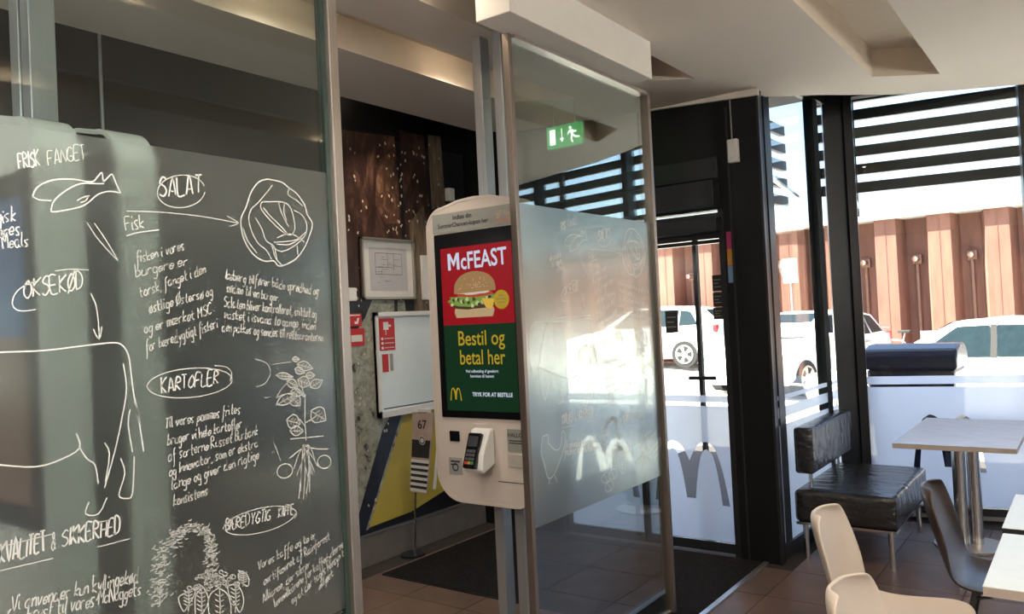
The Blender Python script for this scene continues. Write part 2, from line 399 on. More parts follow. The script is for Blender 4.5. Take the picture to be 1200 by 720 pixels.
# ---- side window between pillar and corner
def swin(a0, a1, b0, b1, z0, z1):       # along, across (into room +), height
    return MB().obox(S0, SD, SN, UZ, a0, a1, b0, b1, z0, z1)
w1 = tag(bpy.data.objects.new('window_1', None), 'narrow black framed side window behind the leather bench', 'window', kind='structure'); COL.objects.link(w1)
SL = (S1-S0).length
for a0, a1 in ((.17, .27), (1.14, 1.24)):
    obj('mullion', swin(a0, a1, -.06, .012, 0, 3.42), M_frame, w1)
obj('corner_post', MB().add([(-1.625, 6.34, 0), (-1.50, 6.42, 0), (-1.46, 6.52, 0), (-1.68, 6.52, 0), (-1.625, 6.34, 3.42), (-1.50, 6.42, 3.42), (-1.46, 6.52, 3.42), (-1.68, 6.52, 3.42)],
    [(0,3,2,1),(4,5,6,7),(0,1,5,4),(1,2,6,5),(2,3,7,6),(3,0,4,7)]), M_frame, w1)
obj('window_frame', swin(.07, SL-.06, -.05, .03, 0, .09), M_frame, w1)
obj('window_head', swin(.07, SL-.06, -.05, .03, 3.14, 3.42), M_frame, w1)
for a0, a1 in ((.07, .17), (.27, 1.14), (1.24, SL-.08)):
    g = obj('window_pane', swin(a0, a1, -.004, .004, .09, 3.14), M_glass, w1)
    for z0, z1 in ((.09, .84), (.885, .955), (1.0, 1.03)):
        obj('frosted_film', MB().quad(S0+SD*a0+SN*.008+UZ*z0, S0+SD*a1+SN*.008+UZ*z0, S0+SD*a1+SN*.008+UZ*z1, S0+SD*a0+SN*.008+UZ*z1), M_frost, g)

# ---- window wall on the right
def win(a0, a1, b0, b1, z0, z1): return MB().obox(W0, WD, WN, UZ, a0, a1, b0, b1, z0, z1)
PITCHW = 1.165
for k in range(6):
    s0 = k*PITCHW; s1 = s0+PITCHW-.065
    wn = tag(bpy.data.objects.new('window_%d' % (k+2), None), ['tall window with frosted lower half behind the laminate table'][0] if k == 0 else 'tall window with frosted lower half, pane %d along the window wall' % (k+1), 'window', kind='structure'); COL.objects.link(wn)
    obj('mullion', win(s1, s1+.065, -.06, .06, 0, 3.42), M_frame, wn)
    obj('window_frame', win(s0, s1, -.05, .05, 0, .095), M_frame, wn)
    obj('frame_lip', win(s0, s1, -.02, .075, .018, .042), M_trim, wn)
    obj('window_head', win(s0, s1, -.05, .05, 3.17, 3.42), M_frame, wn)
    g = obj('window_pane', win(s0, s1, -.004, .004, .095, 3.17), M_glass, wn)
    cs = s0+.545
    hole = [(cs+x, .345+z) for x, z in arches(.235, .415)]
    v, f = fill2d([[(s0, .10), (s1, .10), (s1, .965), (s0, .965)]] + ([hole] if k == 0 else []))
    if k == 0: obj('window_jamb', win(-.03, .03, -.05, .05, 0, 3.42), M_frame, wn)
    P = lambda a, z: W0+WD*a+WN*.009+UZ*z
    obj('frosted_film', MB().add([P(a, z) for a, z in v], f), M_frost, g)
    obj('frosted_stripe', MB().quad(P(s0, .985), P(s1, .985), P(s1, 1.045), P(s0, 1.045)), M_frost, g)
# outside louvres above the windows
lv = thing('louvre_screen', 'dark horizontal sun louvre slats outside the tall windows', 'louvre')
for k in range(6):
    z0 = 2.505+.148*k
    obj('slat', MB().obox(W0, WD, WN, UZ, -.35, 7.2, -.45, -.41, z0-.008, z0+.076), M_slat, lv)
for a in (-.02, 2.30, 4.63): obj('slat_post', MB().obox(W0, WD, WN, UZ, a, a+.05, -.40, -.35, 2.3, 3.41), M_slat, lv)
obj('slat_arm', MB().obox(W0, WD, WN, UZ, -.02, .03, -.36, -.06, 2.36, 2.40), M_trim, lv)
lv2 = thing('louvre_screen', 'dark horizontal sun louvre slats outside the narrow side window', 'louvre')
for k in range(5):
    z0 = 2.44+.148*k
    obj('slat', MB().obox(S0, SD, SN, UZ, .12, 1.75, -.46, -.42, z0, z0+.082), M_slat, lv2)
obj('slat_arm', MB().tube([S0+SD*.25-SN*.1+UZ*2.56, S0+SD*1.15-SN*.14+UZ*2.43], .018, 8), M_trim, lv2)
struct('wall_far_right', win(6*PITCHW, 11.2, -.1, .1, 0, 3.42), M_black, 'added unseen dark wall beyond the window row, cutting reflections', 'wall')  # solid wall added out of view to cut window reflections in the glass
# walls behind the viewer
struct('wall_back', MB().box(-4.2, 9.6, -4.8, -4.6, 0, 3.42), mat('back_wall_paint', (.30, .26, .22), .8), 'brown wall closing the dining room', 'wall')
wr = struct('wall_right', MB().box(9.4, 9.6, -4.6, 8.6, 0, .85), mat('right_wall_paint', (.34, .31, .28), .8), 'grey wall with added daylight windows at the end of the dining room', 'wall')
M_rw = bpy.data.materials['right_wall_paint']
obj('wall_lintel', MB().box(9.4, 9.6, -4.6, 8.6, 2.45, 3.42), M_rw, wr)
for a, b in ((-4.6, -3.9), (-1.75, -1.6), (.6, .75), (2.95, 3.1), (5.3, 8.6)): obj('wall_pier', MB().box(9.4, 9.6, a, b, .85, 2.45), M_rw, wr)
for k, (a, b) in enumerate(((-3.9, -1.75), (-1.6, .6), (.75, 2.95), (3.1, 5.3))):  # windows added out of view to bring daylight and reflections onto the partition
    wn = tag(bpy.data.objects.new('window_%d' % (k+8), None), 'added wide daylight window, out of view in the end wall of the dining room, number %d from the rear' % (k+1), 'window', kind='structure'); COL.objects.link(wn)
    obj('window_frame', MB().box(9.46, 9.54, a, b, .85, .91).box(9.46, 9.54, a, b, 2.39, 2.45).box(9.46, 9.54, a, a+.05, .85, 2.45).box(9.46, 9.54, b-.05, b, .85, 2.45), M_frame, wn)
    obj('window_pane', MB().box(9.496, 9.504, a+.05, b-.05, .91, 2.39), M_glass, wn)

# ---- outside ground, sloping up a little to the left
def gz(x): return -.14 - .058*min(0, x+1.5)
mb = MB(); xs = [-40, -20, -8, -4.4, -1.5, 40]
for a, b in zip(xs, xs[1:]): mb.quad((a, 5.12, gz(a)-.005), (b, 5.12, gz(b)-.005), (b, 45, gz(b)-.005), (a, 45, gz(a)-.005))
mb.quad((9.62, -20, -.145), (40, -20, -.145), (40, 5.12, -.145), (9.62, 5.12, -.145))
struct('ground', mb, M_asph, 'grey asphalt parking area outside', 'ground')
# ---- rusty sheet pile wall across the parking area
YC, PC, XC0 = 20.0, 1.085, -1.61
pw_ = thing('sheet_pile_wall', 'rusty brown steel sheet pile wall beyond the parked cars', 'wall', (0, YC, 0))
top = 3.47
for k in range(-19, 14):
    x = XC0 + k*PC
    # flange (proud), two webs, pan
    prof = [(-.22, -.52), (.22, -.52), (.34, 0), (.745, 0), (.745, .02), (.33, .02), (.21, -.50), (-.21, -.50), (-.33, .02), (-.34, 0)]
    p = obj('pile', MB().prism(prof, lambda a, b, d, x=x: (x+a, b, d), gz(x)-.1, top), M_corten if k % 2 else M_corten2, pw_)
    if -12 <= k <= 6:
        obj('pile_seam', MB().box(x-.008, x+.008, -.527, -.52, gz(x), top-.1), M_corten2, p)
        zb = top-.93 - .0*k
        a = MB().box(x-.62, x-.44, -.10, 0, zb-.10, zb+.10)
        obj('anchor_plate', a, M_anchor, p)
        obj('anchor_rod', MB().tube([(x-.54, -.06, zb), (x-.54, -.34, zb)], .06, 8), M_anchor, p, smooth=True)
        obj('drain_pipe', MB().tube([(x-.54, -.05, gz(x)), (x-.54, -.05, zb-.1)], .035, 8), M_anchor, p, smooth=True)
obj('coping', MB().box(XC0-19*PC, XC0+14*PC, -.66, .3, top, top+.12), M_coping, pw_)
obj('retained_edge', MB().box(XC0-19*PC, XC0+14*PC, .3, .9, top-.2, top+.05), M_coping, pw_)

# ================================================================== OBJECTS
def wobj(name, mb, m, parent, **k):
    """part given in room coordinates, moved into its thing's own frame (things placed this way are not turned)"""
    r = parent
    while r.parent: r = r.parent
    l = r.location; mb.v = [(p[0]-l.x, p[1]-l.y, p[2]-l.z) for p in mb.v]
    return obj(name, mb, m, parent, **k)

# ------------------------------------------------------------------ handwriting
GL = {
'a':"3h 2i 0h 0f 1e 2e 3g 3i 3f 4e",'b':"0m 0e;0g 1i 3h 3f 1e 0e",'c':"3h 2i 0h 0f 1e 3f",'d':"3h 1i 0g 0e 2e 3g 3m 3e 4e",'e':"0g 3g 3h 2i 0h 0f 1e 3f",
'f':"3m 2m 1k 1b 0a;0i 3i",'g':"3h 1i 0g 1e 3f;3i 3c 2a 0b",'h':"0m 0e;0g 2i 3h 3e",'i':"0i 0f 1e;0k 0l",'j':"1i 1b 0a;1k 1l",'k':"0m 0e;3i 0g 3e",'l':"0m 0f 1e",
'm':"0i 0e;0h 1i 2h 2e;2h 3i 4h 4e",'n':"0i 0e;0g 2i 3h 3e",'o':"1i 0g 0f 1e 2e 3f 3h 2i 1i",'p':"0i 0a;0h 2i 3h 3f 1e 0f",'r':"0i 0e;0g 1i 3i",'s':"3i 1i 0h 2f 2e 0e",
't':"1l 1f 2e 3e;0i 3i",'u':"0i 0f 1e 3f 3i 3e",'v':"0i 1e 3i",'y':"0i 1f 3i;3i 1a 0a",'z':"0i 3i 0e 3e",'æ':"2h 1i 0h 0f 1e 2g 2i 2f 3e 5e;2g 5g 5h 4i 2h",
'ø':"1i 0g 0f 1e 2e 3f 3h 2i 1i;0d 3j",'å':"3h 2i 0h 0f 1e 2e 3g 3i 3f 4e;1k 2l 2k 1k",
'A':"0e 2m 4e;1g 3g",'B':"0e 0m 3l 3j 0i;0i 3h 3f 0e",'C':"4l 2m 0j 0g 2e 4f",'D':"0e 0m 3l 4i 3f 0e",'E':"4m 0m 0e 4e;0i 3i",'F':"4m 0m 0e;0i 3i",'G':"4l 2m 0j 0g 2e 4f 4h 2h",
'H':"0m 0e;4m 4e;0i 4i",'I':"0m 0e",'K':"0m 0e;4m 0i 4e",'L':"0m 0e 4e",'M':"0e 0m 2h 4m 4e",'N':"0e 0m 4e 4m",'O':"2m 0j 0g 2e 4g 4j 2m",'R':"0e 0m 3l 3j 0i 4e",
'S':"4l 2m 0k 1j 3i 4g 2e 0f",'T':"0m 4m;2m 2e",'V':"0m 2e 4m",'Y':"0m 2i 4m;2i 2e",'Æ':"0e 2m 5m;2m 3e 5e;1h 4i",'Ø':"2m 0j 0g 2e 4g 4j 2m;0d 4n",
'&':"4e 1k 2m 3k 0g 1e 2e 4h",'.':"0e 0f",',':"1e 0c"}
def glyph(c):
    return [[(int(p[0]), ord(p[1])-101) for p in st.split()] for st in GL[c].split(';')]
def smooth_line(pts, n=3):
    if len(pts) < 3: return pts
    P = [pts[0]] + list(pts) + [pts[-1]]; out = []
    for i in range(1, len(P)-2):
        for k in range(n):
            t = k/n; a, b, c, d = P[i-1], P[i], P[i+1], P[i+2]
            out.append(tuple(.5*(2*b[j]+(c[j]-a[j])*t+(2*a[j]-5*b[j]+4*c[j]-d[j])*t*t+(3*b[j]-a[j]-3*c[j]+d[j])*t**3) for j in (0, 1)))
    return out + [tuple(pts[-1])]
STROKES = {}            # block name -> list of (polyline in panel (y, z), width)
def PL(x, y):
    p = on(x, y, 'x', XP); return (p.y, p.z)
def put(block, pts, wd=.0030, px=True, n=3):
    P = [PL(*p) for p in pts] if px else list(pts)
    STROKES.setdefault(block, []).append((smooth_line(P, n), wd))
def write(block, text, p0, p1, h=.030, wd=.0027):
    """a handwritten line from pixel p0 to p1 (both on its baseline), h = ascender height in metres"""
    a, b = Vector(PL(*p0)), Vector(PL(*p1)); L = (b-a).length; d = (b-a)/L; up = Vector((-d.y, d.x))
    up = (up*.55+Vector((0, 1))*.45).normalized()
    adv = 0; items = []
    for c in text:
        if c == ' ': adv += 2.6; continue
        g = glyph(c); wmax = max(p[0] for s in g for p in s); items.append((adv, g)); adv += wmax+1.25
    sx = L/adv; sy = h/8
    for off, g in items:
        jy = random.uniform(-.35, .35); js = random.uniform(.88, 1.12); sl = random.uniform(.05, .28)
        for s in g:
            P = []
            for x, y in s:
                x += random.uniform(-.18, .18); y += random.uniform(-.2, .2)
                q = a + d*((off+x+sl*y)*sx) + up*((y*js+jy)*sy); P.append((q.x, q.y))
            STROKES.setdefault(block, []).append((smooth_line(P, 3), wd*random.uniform(.8, 1.2)))
def oval(block, c, rx, ry, rot, a0=0, a1=360, wd=.0026):
    P = []
    for k in range(41):
        a = R(a0+(a1-a0)*k/40); P.append((c[0]+rx*math.cos(a)*math.cos(rot)-ry*math.sin(a)*math.sin(rot), c[1]+rx*math.cos(a)*math.sin(rot)+ry*math.sin(a)*math.cos(rot)))
    put(block, P, wd, n=1)
T = 'handwritten_text'; G = 'drawing'
write('salad_heading', 'SALAT', (185, 232), (236, 226), .046, .0046); oval('salad_heading', (210, 225), 28, 19, -.1, 10, 350)
for t_, a, b in (('Iceberg tilfører både sprødhed og', (262, 327.5), (371, 346)), ('sødme til en burger.', (263, 342), (325, 354)), ('Salaten bliver kontrolleret, snittet og', (260, 360), (369, 373)),
                 ('vasket i isvand to gange, inden', (260, 373), (368, 387)), ('den pakkes og sendes til restauranterne.', (258, 388), (377, 401))):
    write('salad_text', t_, a, b, .028, .0027)
write('potato_heading', 'KARTOFLER', (187, 461), (255, 449), .036, .0044); oval('potato_heading', (220, 449), 50, 17, -.09, -60, 300); put('potato_heading', [(249, 429), (262, 430), (269, 437), (267, 447)], .0026)
for t_, a, b in (('Til vores pommes frites', (191, 502), (280, 484)), ('bruger vi hele kartofler', (194, 522), (282, 501)), ('af sorterne Russet Burbank', (195, 541), (301, 509)),
                 ('og Innovator, som er ekstra', (196, 558), (301, 523)), ('lange og giver den rigtige', (199, 574), (302, 537)), ('konsistens', (201, 593), (242, 580))):
    write('potato_text', t_, a, b, .028, .0027)
write('coffee_heading', 'BÆREDYGTIG', (262, 622), (315, 609), .030, .0038); write('coffee_heading', 'KAFFE', (324, 606), (342, 602), .026, .0034)
oval('coffee_heading', (302, 609), 43, 15, -.24, 10, 165); oval('coffee_heading', (302, 611), 44, 15, -.24, 185, 385)
for t_, a, b in (('Vores kaffe og te er', (300, 668), (369, 629)), ('certificeret af Rainforest', (307, 686), (385, 631)), ('Alliance, der sikrer', (306, 706), (362, 663)),
                 ('levevilkårene for kaffedyrkerne', (320, 711), (401, 640)), ('og at der tages hensyn til', (340, 708), (404, 648)), ('miljøet', (372, 691), (389, 673))):
    write('coffee_text', t_, a, b, .025, .0025)
write('fish_text', 'Fisk', (145, 271), (168, 267), .036); put('fish_text', [(146, 277), (160, 273), (184, 270)])
for t_, a, b in (('fisken i vores', (158, 309), (215, 293)), ('burgere er', (157, 325), (219, 311)), ('torsk, fanget i den', (162, 349), (240, 320)), ('østlige Østersø og', (173, 367), (248, 346)),
                 ('og er mærket MSC', (167, 391), (247, 368)), ('for bæredygtigt fiskeri', (169, 413), (254, 384))):
    write('fish_text', t_, a, b, .028, .0024)
write('fish_text', 'FRISK', (20, 199), (46, 195), .036, .0032); write('fish_text', 'FANGET', (54, 194), (100, 187), .032, .0022)
for t_, a, b in (('økologisk', (-38, 268), (18, 259)), ('til vores', (-30, 283), (23, 275)), ('Happy Meals'.replace('Happy', 'i'), (-6, 294), (33, 288))):
    write('milk_text', t_, a, b, .032, .0028)
write('beef_heading', 'OKSEKØD', (26, 350), (97, 338), .040, .0036); put('beef_heading', [(40, 330), (22, 338), (13, 350), (14, 361), (24, 365), (40, 363)], .003); put('beef_heading', [(62, 318), (80, 316), (102, 317)], .0024)
put('beef_heading', [(104, 344), (110, 358), (113, 378), (114, 398)], .003); put('beef_heading', [(107, 386), (114, 398), (117, 383)], .003)
write('quality_heading', 'KVALITET', (-3, 661), (53, 644), .042, .005); write('quality_heading', '&', (58, 644), (64, 642), .034, .003); write('quality_heading', 'SIKKERHED', (70, 641), (140, 624), .038, .0046)
for a, b in (((-8, 642), (62, 625)), ((-4, 669), (60, 654)), ((113, 612), (127, 609)), ((112, 641), (150, 631))): put('quality_heading', [a, b], .0024)
write('chicken_text', 'Vi anvender kun kyllingekød', (11, 716), (161, 681), .036, .0032); write('chicken_text', 'fra bryst til vores McNuggets', (4, 735), (164, 696), .036, .0032)
# fish
put('fish_drawing', [(36, 231), (40, 222), (50, 215), (65, 211), (85, 211), (105, 214), (112, 208), (117, 203), (119, 213), (124, 209), (129, 205), (133, 214), (139, 227)], .0036)
put('fish_drawing', [(139, 227), (125, 225), (112, 229), (97, 241), (80, 246), (60, 249), (58, 245), (62, 235), (75, 224), (92, 216), (110, 216), (120, 216)], .0034)
put('fish_drawing', [(36, 231), (44, 235), (58, 236)], .003); put('fish_drawing', [(88, 236), (95, 232), (103, 230)], .003); put('fish_drawing', [(92, 238), (98, 236), (101, 232)], .003)
put('fish_drawing', [(146, 248), (180, 249), (215, 252), (245, 256), (276, 262)], .0022); put('fish_drawing', [(264, 254), (277, 262), (266, 266)], .0026)
put('fish_drawing', [(100, 262), (112, 280), (126, 296), (136, 306)], .0024); put('fish_drawing', [(108, 262), (122, 282), (136, 306)], .0024)
# lettuce (points from a 2.77x view with its corner at 250,160)
def lz(P): return [(250+x/2.77, 160+y/2.77) for x, y in P]
put('lettuce_drawing', lz([(170,140),(215,150),(240,170),(265,188),(290,225),(298,255),(315,285),(303,330),(290,360),(265,395),(235,414),(205,422),(190,405),(160,406),(130,390),(105,360),(88,320),(83,270),(100,230),(115,185),(140,150),(170,140)]), .0046)
for P in ([(118,235),(108,265),(118,310),(140,350),(165,370),(182,400)], [(150,215),(205,213),(235,222),(250,250),(258,300),(240,322),(200,295),(150,240),(150,215)], [(205,215),(215,250),(238,295)], [(225,215),(222,245),(232,275)],
          [(190,345),(230,342),(265,335),(295,310)], [(255,242),(280,255),(296,285),(292,320),(262,352),(215,375),(180,355)], [(130,265),(150,300),(165,340),(190,358),(200,400)], [(112,240),(140,215),(165,185),(185,160)],
          [(185,360),(195,395),(215,418)], [(200,330),(232,318),(258,322),(290,345)], [(155,232),(180,262),(205,285),(235,318)], [(265,355),(268,385)], [(90,300),(105,340),(135,380)], [(240,170),(236,190),(262,208),(285,228)], [(198,350),(240,352),(280,330)]):
    put('lettuce_drawing', lz(P), .0034)
# cow outline
put('cow_drawing', [(-130,418),(-60,415),(0,413),(50,411),(100,405),(130,402),(141,405),(148,416),(151,435),(154,460),(160,490),(166,529)], .0042)
put('cow_drawing', [(142,426),(146,455),(141,488),(132,530),(120,572)], .0036); put('cow_drawing', [(150,480),(148,498),(153,530)], .0034); put('cow_drawing', [(139,537),(144,555),(137,580),(146,584),(153,578),(155,535)], .0036)
put('cow_drawing', [(-120,530),(-40,540),(0,545),(40,547),(70,538),(91,525),(87,508)], .004); put('cow_drawing', [(91,525),(100,538),(109,545),(113,567)], .0036); put('cow_drawing', [(102,588),(98,602),(113,602),(123,583)], .0036); put('cow_drawing', [(120,519),(126,532),(121,565)], .0032)
put('cow_drawing', [(155,470),(163,500),(158,478)], .003)
put('cow_drawing', [(-130,418),(-150,440),(-158,500),(-140,560)], .004)
# potato plant (2.25x view, corner 250,400)
def pz(P): return [(250+x/2.25, 400+y/2.25) for x, y in P]
for P in ([(237,140),(236,200),(239,262)], [(225,100),(230,130),(237,150)], [(205,120),(215,130),(237,150)], [(237,215),(255,205),(268,195)], [(237,225),(222,205)], [(198,258),(285,250)], [(196,308),(225,285),(240,280),(270,284),(296,284)]):
    put('potato_plant_drawing', pz(P), .0034)
for cx, cy, rx, ry, ro in ((182,92,19,9,.1), (203,112,14,12,.5), (234,108,15,16,.4), (266,112,16,13,-.5), (188,152,27,14,-.5), (214,136,14,12,.2), (212,158,14,16,.8), (206,212,16,20,.3), (214,236,15,14,0), (272,195,20,24,.6), (236,66,18,13,.3), (212,48,8,7,0), (222,78,12,10,.4), (250,90,10,9,0),
                           (183,342,21,18,-.5), (287,318,18,17,-.4)):
    if cy > 300:
        c_ = circle2(cx, cy, rx, ry, 12, ro); put('potato_plant_drawing', pz(c_+[c_[0]]), .0034); continue
    ca, sa = math.cos(ro), math.sin(ro); T2 = lambda u, v_: (cx+rx*1.15*u*ca-ry*v_*sa, cy+rx*1.15*u*sa+ry*v_*ca)
    put('potato_plant_drawing', pz([T2(-1, 0), T2(-.5, .75), T2(.1, .9), T2(.6, .5), T2(1.05, 0)]), .0034); put('potato_plant_drawing', pz([T2(-1, 0), T2(-.45, -.8), T2(.15, -.85), T2(.65, -.4), T2(1.05, 0)]), .0034)
    put('potato_plant_drawing', pz([T2(-1.1, .1), T2(0, .06), T2(.85, 0)]), .0024)
    for u in (-.4, 0, .4): put('potato_plant_drawing', pz([T2(u, 0), T2(u+.2, .5)]), .0018); put('potato_plant_drawing', pz([T2(u, 0), T2(u+.2, -.5)]), .0018)
for ex, ey in ((220,415), (232,416), (240,402), (256,352), (264,322), (207,336), (262,345), (225,395), (247,370), (214,355), (270,330), (248,398)):
    put('potato_plant_drawing', pz([(238+random.uniform(-8, 8), 272), ((238+ex)/2+random.uniform(-9, 9), (280+ey)/2-12), (ex, ey)]), .0028)
for P in ([(150,62),(175,58),(200,55)], [(160,150),(175,125),(200,100)], [(160,150),(180,140),(200,140)], [(155,270),(172,315)], [(130,150),(145,147)], [(105,48),(135,58),(145,85),(130,112),(108,120)]): put('potato_plant_drawing', pz(P), .0018)
# coffee plant (5.14x view, corner 160,580)
def cz(P): return [(160+x/5.14, 580+y/5.14) for x, y in P]
arc = smooth_line([(120,640),(105,560),(115,460),(150,340),(205,260),(265,215),(330,195),(390,225),(420,290),(430,360),(432,430)], 14)
for k in range(400):
    i = random.randrange(len(arc)); x, y = arc[i]; s = 30 if y > 300 and x < 250 else 20
    x += random.gauss(0, s); y += random.gauss(0, s*.7); a = random.uniform(-.9, .1)
    l = random.uniform(12, 34); put('coffee_plant_drawing', cz([(x, y), (x+l*.5*math.cos(a)+random.uniform(-5, 5), y+l*.5*math.sin(a)+5), (x+l*math.cos(a), y+l*math.sin(a))]), .0022)
for k in range(60):
    x, y = random.gauss(470, 75), random.gauss(510, 32); r = random.uniform(8, 18); c = circle2(x, y, r, r*.8, 8, random.random()); put('coffee_plant_drawing', cz(c+[c[0]]), .0022)
for lf in ([(480,560),(430,600),(420,680),(440,760),(500,800),(550,740),(555,660),(530,590),(480,560)], [(535,545),(545,600),(580,660),(610,705),(632,650),(625,590),(590,540),(535,545)], [(600,470),(605,510),(655,550),(664,510),(645,470),(600,455)],
           [(390,555),(345,600),(340,670),(350,740),(400,690),(420,620),(390,555)], [(330,560),(280,590),(240,620),(270,700),(300,660),(340,590),(330,560)]):
    put('coffee_plant_drawing', cz(lf), .0034); cx = sum(p[0] for p in lf)/len(lf); ys = [p[1] for p in lf]
    put('coffee_plant_drawing', cz([(cx, min(ys)), (cx+4, (min(ys)+max(ys))/2), (cx, max(ys))]), .003)
    for q in range(5):
        yy = min(ys)+(max(ys)-min(ys))*(.2+.14*q); put('coffee_plant_drawing', cz([(cx-26, yy-14), (cx, yy), (cx+26, yy-12)]), .0026)
# pictures that only the far panel shows: front of the cow, hen, coffee beans, last line of text
SHIFT = 2.213
X_ = 'R_'
put(X_+'cow_drawing', [(690,370),(670,371),(652,373),(640,380),(634,400),(630,430),(632,452),(637,470)], .004); put(X_+'cow_drawing', [(637,470),(641,450),(645,440)], .0034); put(X_+'cow_drawing', [(655,455),(658,470),(652,474)], .0034)
put(X_+'hen_drawing', [(634,512),(640,510),(641,520),(650,528),(655,522),(657,505),(661,512),(658,528),(652,545),(646,558),(640,560),(636,545),(632,530),(634,512)], .004); put(X_+'hen_drawing', [(642,560),(641,568)], .0034); put(X_+'hen_drawing', [(648,558),(651,566)], .0034)
for cx, cy in ((708,560), (716,556), (712,570)): put(X_+'beans_drawing', circle2(cx, cy, 4.5, 6.5, 10, .5)+[circle2(cx, cy, 4.5, 6.5, 10, .5)[0]], .0036); put(X_+'beans_drawing', [(cx-3, cy-4), (cx, cy), (cx+2, cy+5)], .003)

def ribbon(mb, P, wd, y0, y1, face_x):
    Q = [Vector(p) for p in P if y0 < p[0] < y1 and .735 < p[1] < 2.9]
    if len(Q) < 2: return
    b = len(mb.v)
    for i, p in enumerate(Q):
        t = Q[min(i+1, len(Q)-1)]-Q[max(i-1, 0)]
        if t.length < 1e-7: t = Vector((1, 0))
        nn = Vector((-t.y, t.x)).normalized()*wd*.5
        for s in (nn, -nn): mb.v.append((face_x, p.x+s.x, p.y+s.y))
    for i in range(len(Q)-1):
        if (Q[i+1]-Q[i]).length > .25: continue
        mb.f.append((b+2*i, b+2*i+1, b+2*i+3, b+2*i+2))

def partition(label, y0, y1, shift, posts, z1):
    r = thing('glass_partition', label, 'partition', (XP, (y0+y1)/2, 0), 0, 'printed glass partition panels')
    wobj('glass_pane', MB().box(XP-.006, XP+.006, y0, y1, .018, z1), M_pglass, r)
    wobj('frosted_film', MB().box(XP+.0065, XP+.0085, y0, y1, .74, 2.088), M_film, r)
    wobj('bottom_rail', MB().box(XP-.014, XP+.014, y0, y1, 0, .018), M_steel, r)
    for a, b, x0, x1 in posts: wobj('frame_post', MB().box(x0, x1, a, b, 0, z1), M_steel if z1 > 2.9 else M_bsteel, r, bevel=.003)
    for name, S in STROKES.items():
        if name.startswith('R_') and not shift: continue
        mb = MB(); sh = 0 if name.startswith('R_') else shift
        for P, wd in S: ribbon(mb, [(p[0]+sh, p[1]) for p in P], wd*.82, y0+.005, y1-.005, XP+.0095)
        if mb.f:
            o = wobj(name.replace('R_', ''), mb, M_ink, r); o['kind'] = 'stuff'
    return r
gp1 = partition('near glass partition panel with white handwriting, lettuce and potato plant drawings', .44, 1.672, 0, [(1.672, 1.708, XP-.03, XP+.03), (.41, .44, XP-.03, XP+.03)], 2.97)
wobj('glass_edge_seal', MB().box(XP-.012, XP+.012, 1.655, 1.672, .06, 2.97), M_edge, gp1)
gp2 = partition('far glass partition panel below white ceiling box, right of the lit kiosk', 2.677, 3.885, SHIFT, [(2.652, 2.677, XP-.020, XP+.014), (3.885, 3.915, XP-.03, XP+.03)], 2.80)
wobj('top_rail', MB().box(XP-.02, XP+.03, 2.68, 3.88, 2.775, 2.795), M_steel, gp2)
struct('trim_1', MB().box(XP-.012, -1.76, 2.475, 3.69, 2.79, 2.985), M_header, 'white box casing on the ceiling above the far glass panel', 'trim', bevel=.004)

# ------------------------------------------------------------------ kiosks
def kprof(i=0.0):
    hw, zb, zt = .305-i, .745+i, 2.165-i; rb, rt = .15-i, .11-i; P = []
    for k in range(9): a = R(-90+90*k/8); P.append((hw-rb+rb*math.cos(a), zb+rb+rb*math.sin(a)))
    for k in range(9): a = R(90*k/8); P.append((hw-rt+rt*math.cos(a), zt-rt+rt*math.sin(a)))
    P += [(.10, zt+.022), (0, zt+.028), (-.10, zt+.022)]
    for k in range(9): a = R(90+90*k/8); P.append((-hw+rt+rt*math.cos(a), zt-rt+rt*math.sin(a)))
    for k in range(9): a = R(180+90*k/8); P.append((-hw+rb+rb*math.cos(a), zb+rb+rb*math.sin(a)))
    return P
KF = lambda a, b, d: (a, d, b)
def kiosk_body(label, loc, rz, shell, poles, pole_y):
    k = thing('order_kiosk', label, 'kiosk', loc, rz, 'self order kiosks')
    T_ = .105
    obj('shell', MB().ring(kprof(), kprof(.013), KF, 0, T_), shell, k, smooth=True)
    obj('front_panel', MB().prism(kprof(.013), KF, .002, .012), shell, k)
    obj('back_panel', MB().prism(kprof(.014), KF, .06, .068), M_gray, k)
    obj('top_bar', MB().tube([(-.24, .085, 2.095), (.255, .085, 2.095)], .032, 16), M_chrome, k, smooth=True)
    for x0, x1 in poles: obj('pole', MB().box(x0, x1, pole_y, pole_y+.07, 0, HC), M_pole, k, bevel=.003)
    return k
KX, KY = -2.33, 2.90
k3 = kiosk_body('lit order kiosk with red burger advert on its screen and card reader', (KX, KY, 0), 0, M_kiosk, [(-.052, 0.0), (.07, .122)], .112)
def K(x, y, d=0.0):
    p = on(x, y, 'y', KY-d); return (p.x-KX, -d, p.z)
def kq(name, pts, m, parent, d): return obj(name, MB().poly([K(x, y, d) for x, y in pts]), m, parent)
# rectangles on the front given as local (x, z)
def kbox(name, x0, x1, z0, z1, d0, d1, m, parent, bevel=0.0): return obj(name, MB().box(x0, x1, -d1, -d0, z0, z1), m, parent, bevel=bevel)
kbox('header_label', -.258, .258, 2.039, 2.131, -.002, .001, M_greyp, k3)
hl = k3.children[-1]
def ktext(body, x, z, size, m, parent, d, bold=0.0, sx=1.0, align='CENTER', name='lettering', rot=0.0, fit=None):
    vf = text2d(body, size, align, bold, 0, sx); c, s = math.cos(rot), math.sin(rot)
    if fit:
        k_ = fit/(max(p[0] for p in vf[0])-min(p[0] for p in vf[0])); vf = ([(p[0]*k_, p[1]) for p in vf[0]], vf[1])
    return obj(name, flat(vf, lambda a, b: (x+a*c-b*s, -d, z+a*s+b*c)), m, parent)
hlab = [c for c in k3.children if c.name.startswith('header_label')][0]
M_label = mat('label_grey', (.30, .31, .28), .5, var=.03)
hlab.data.materials.clear(); hlab.data.materials.append(M_label)
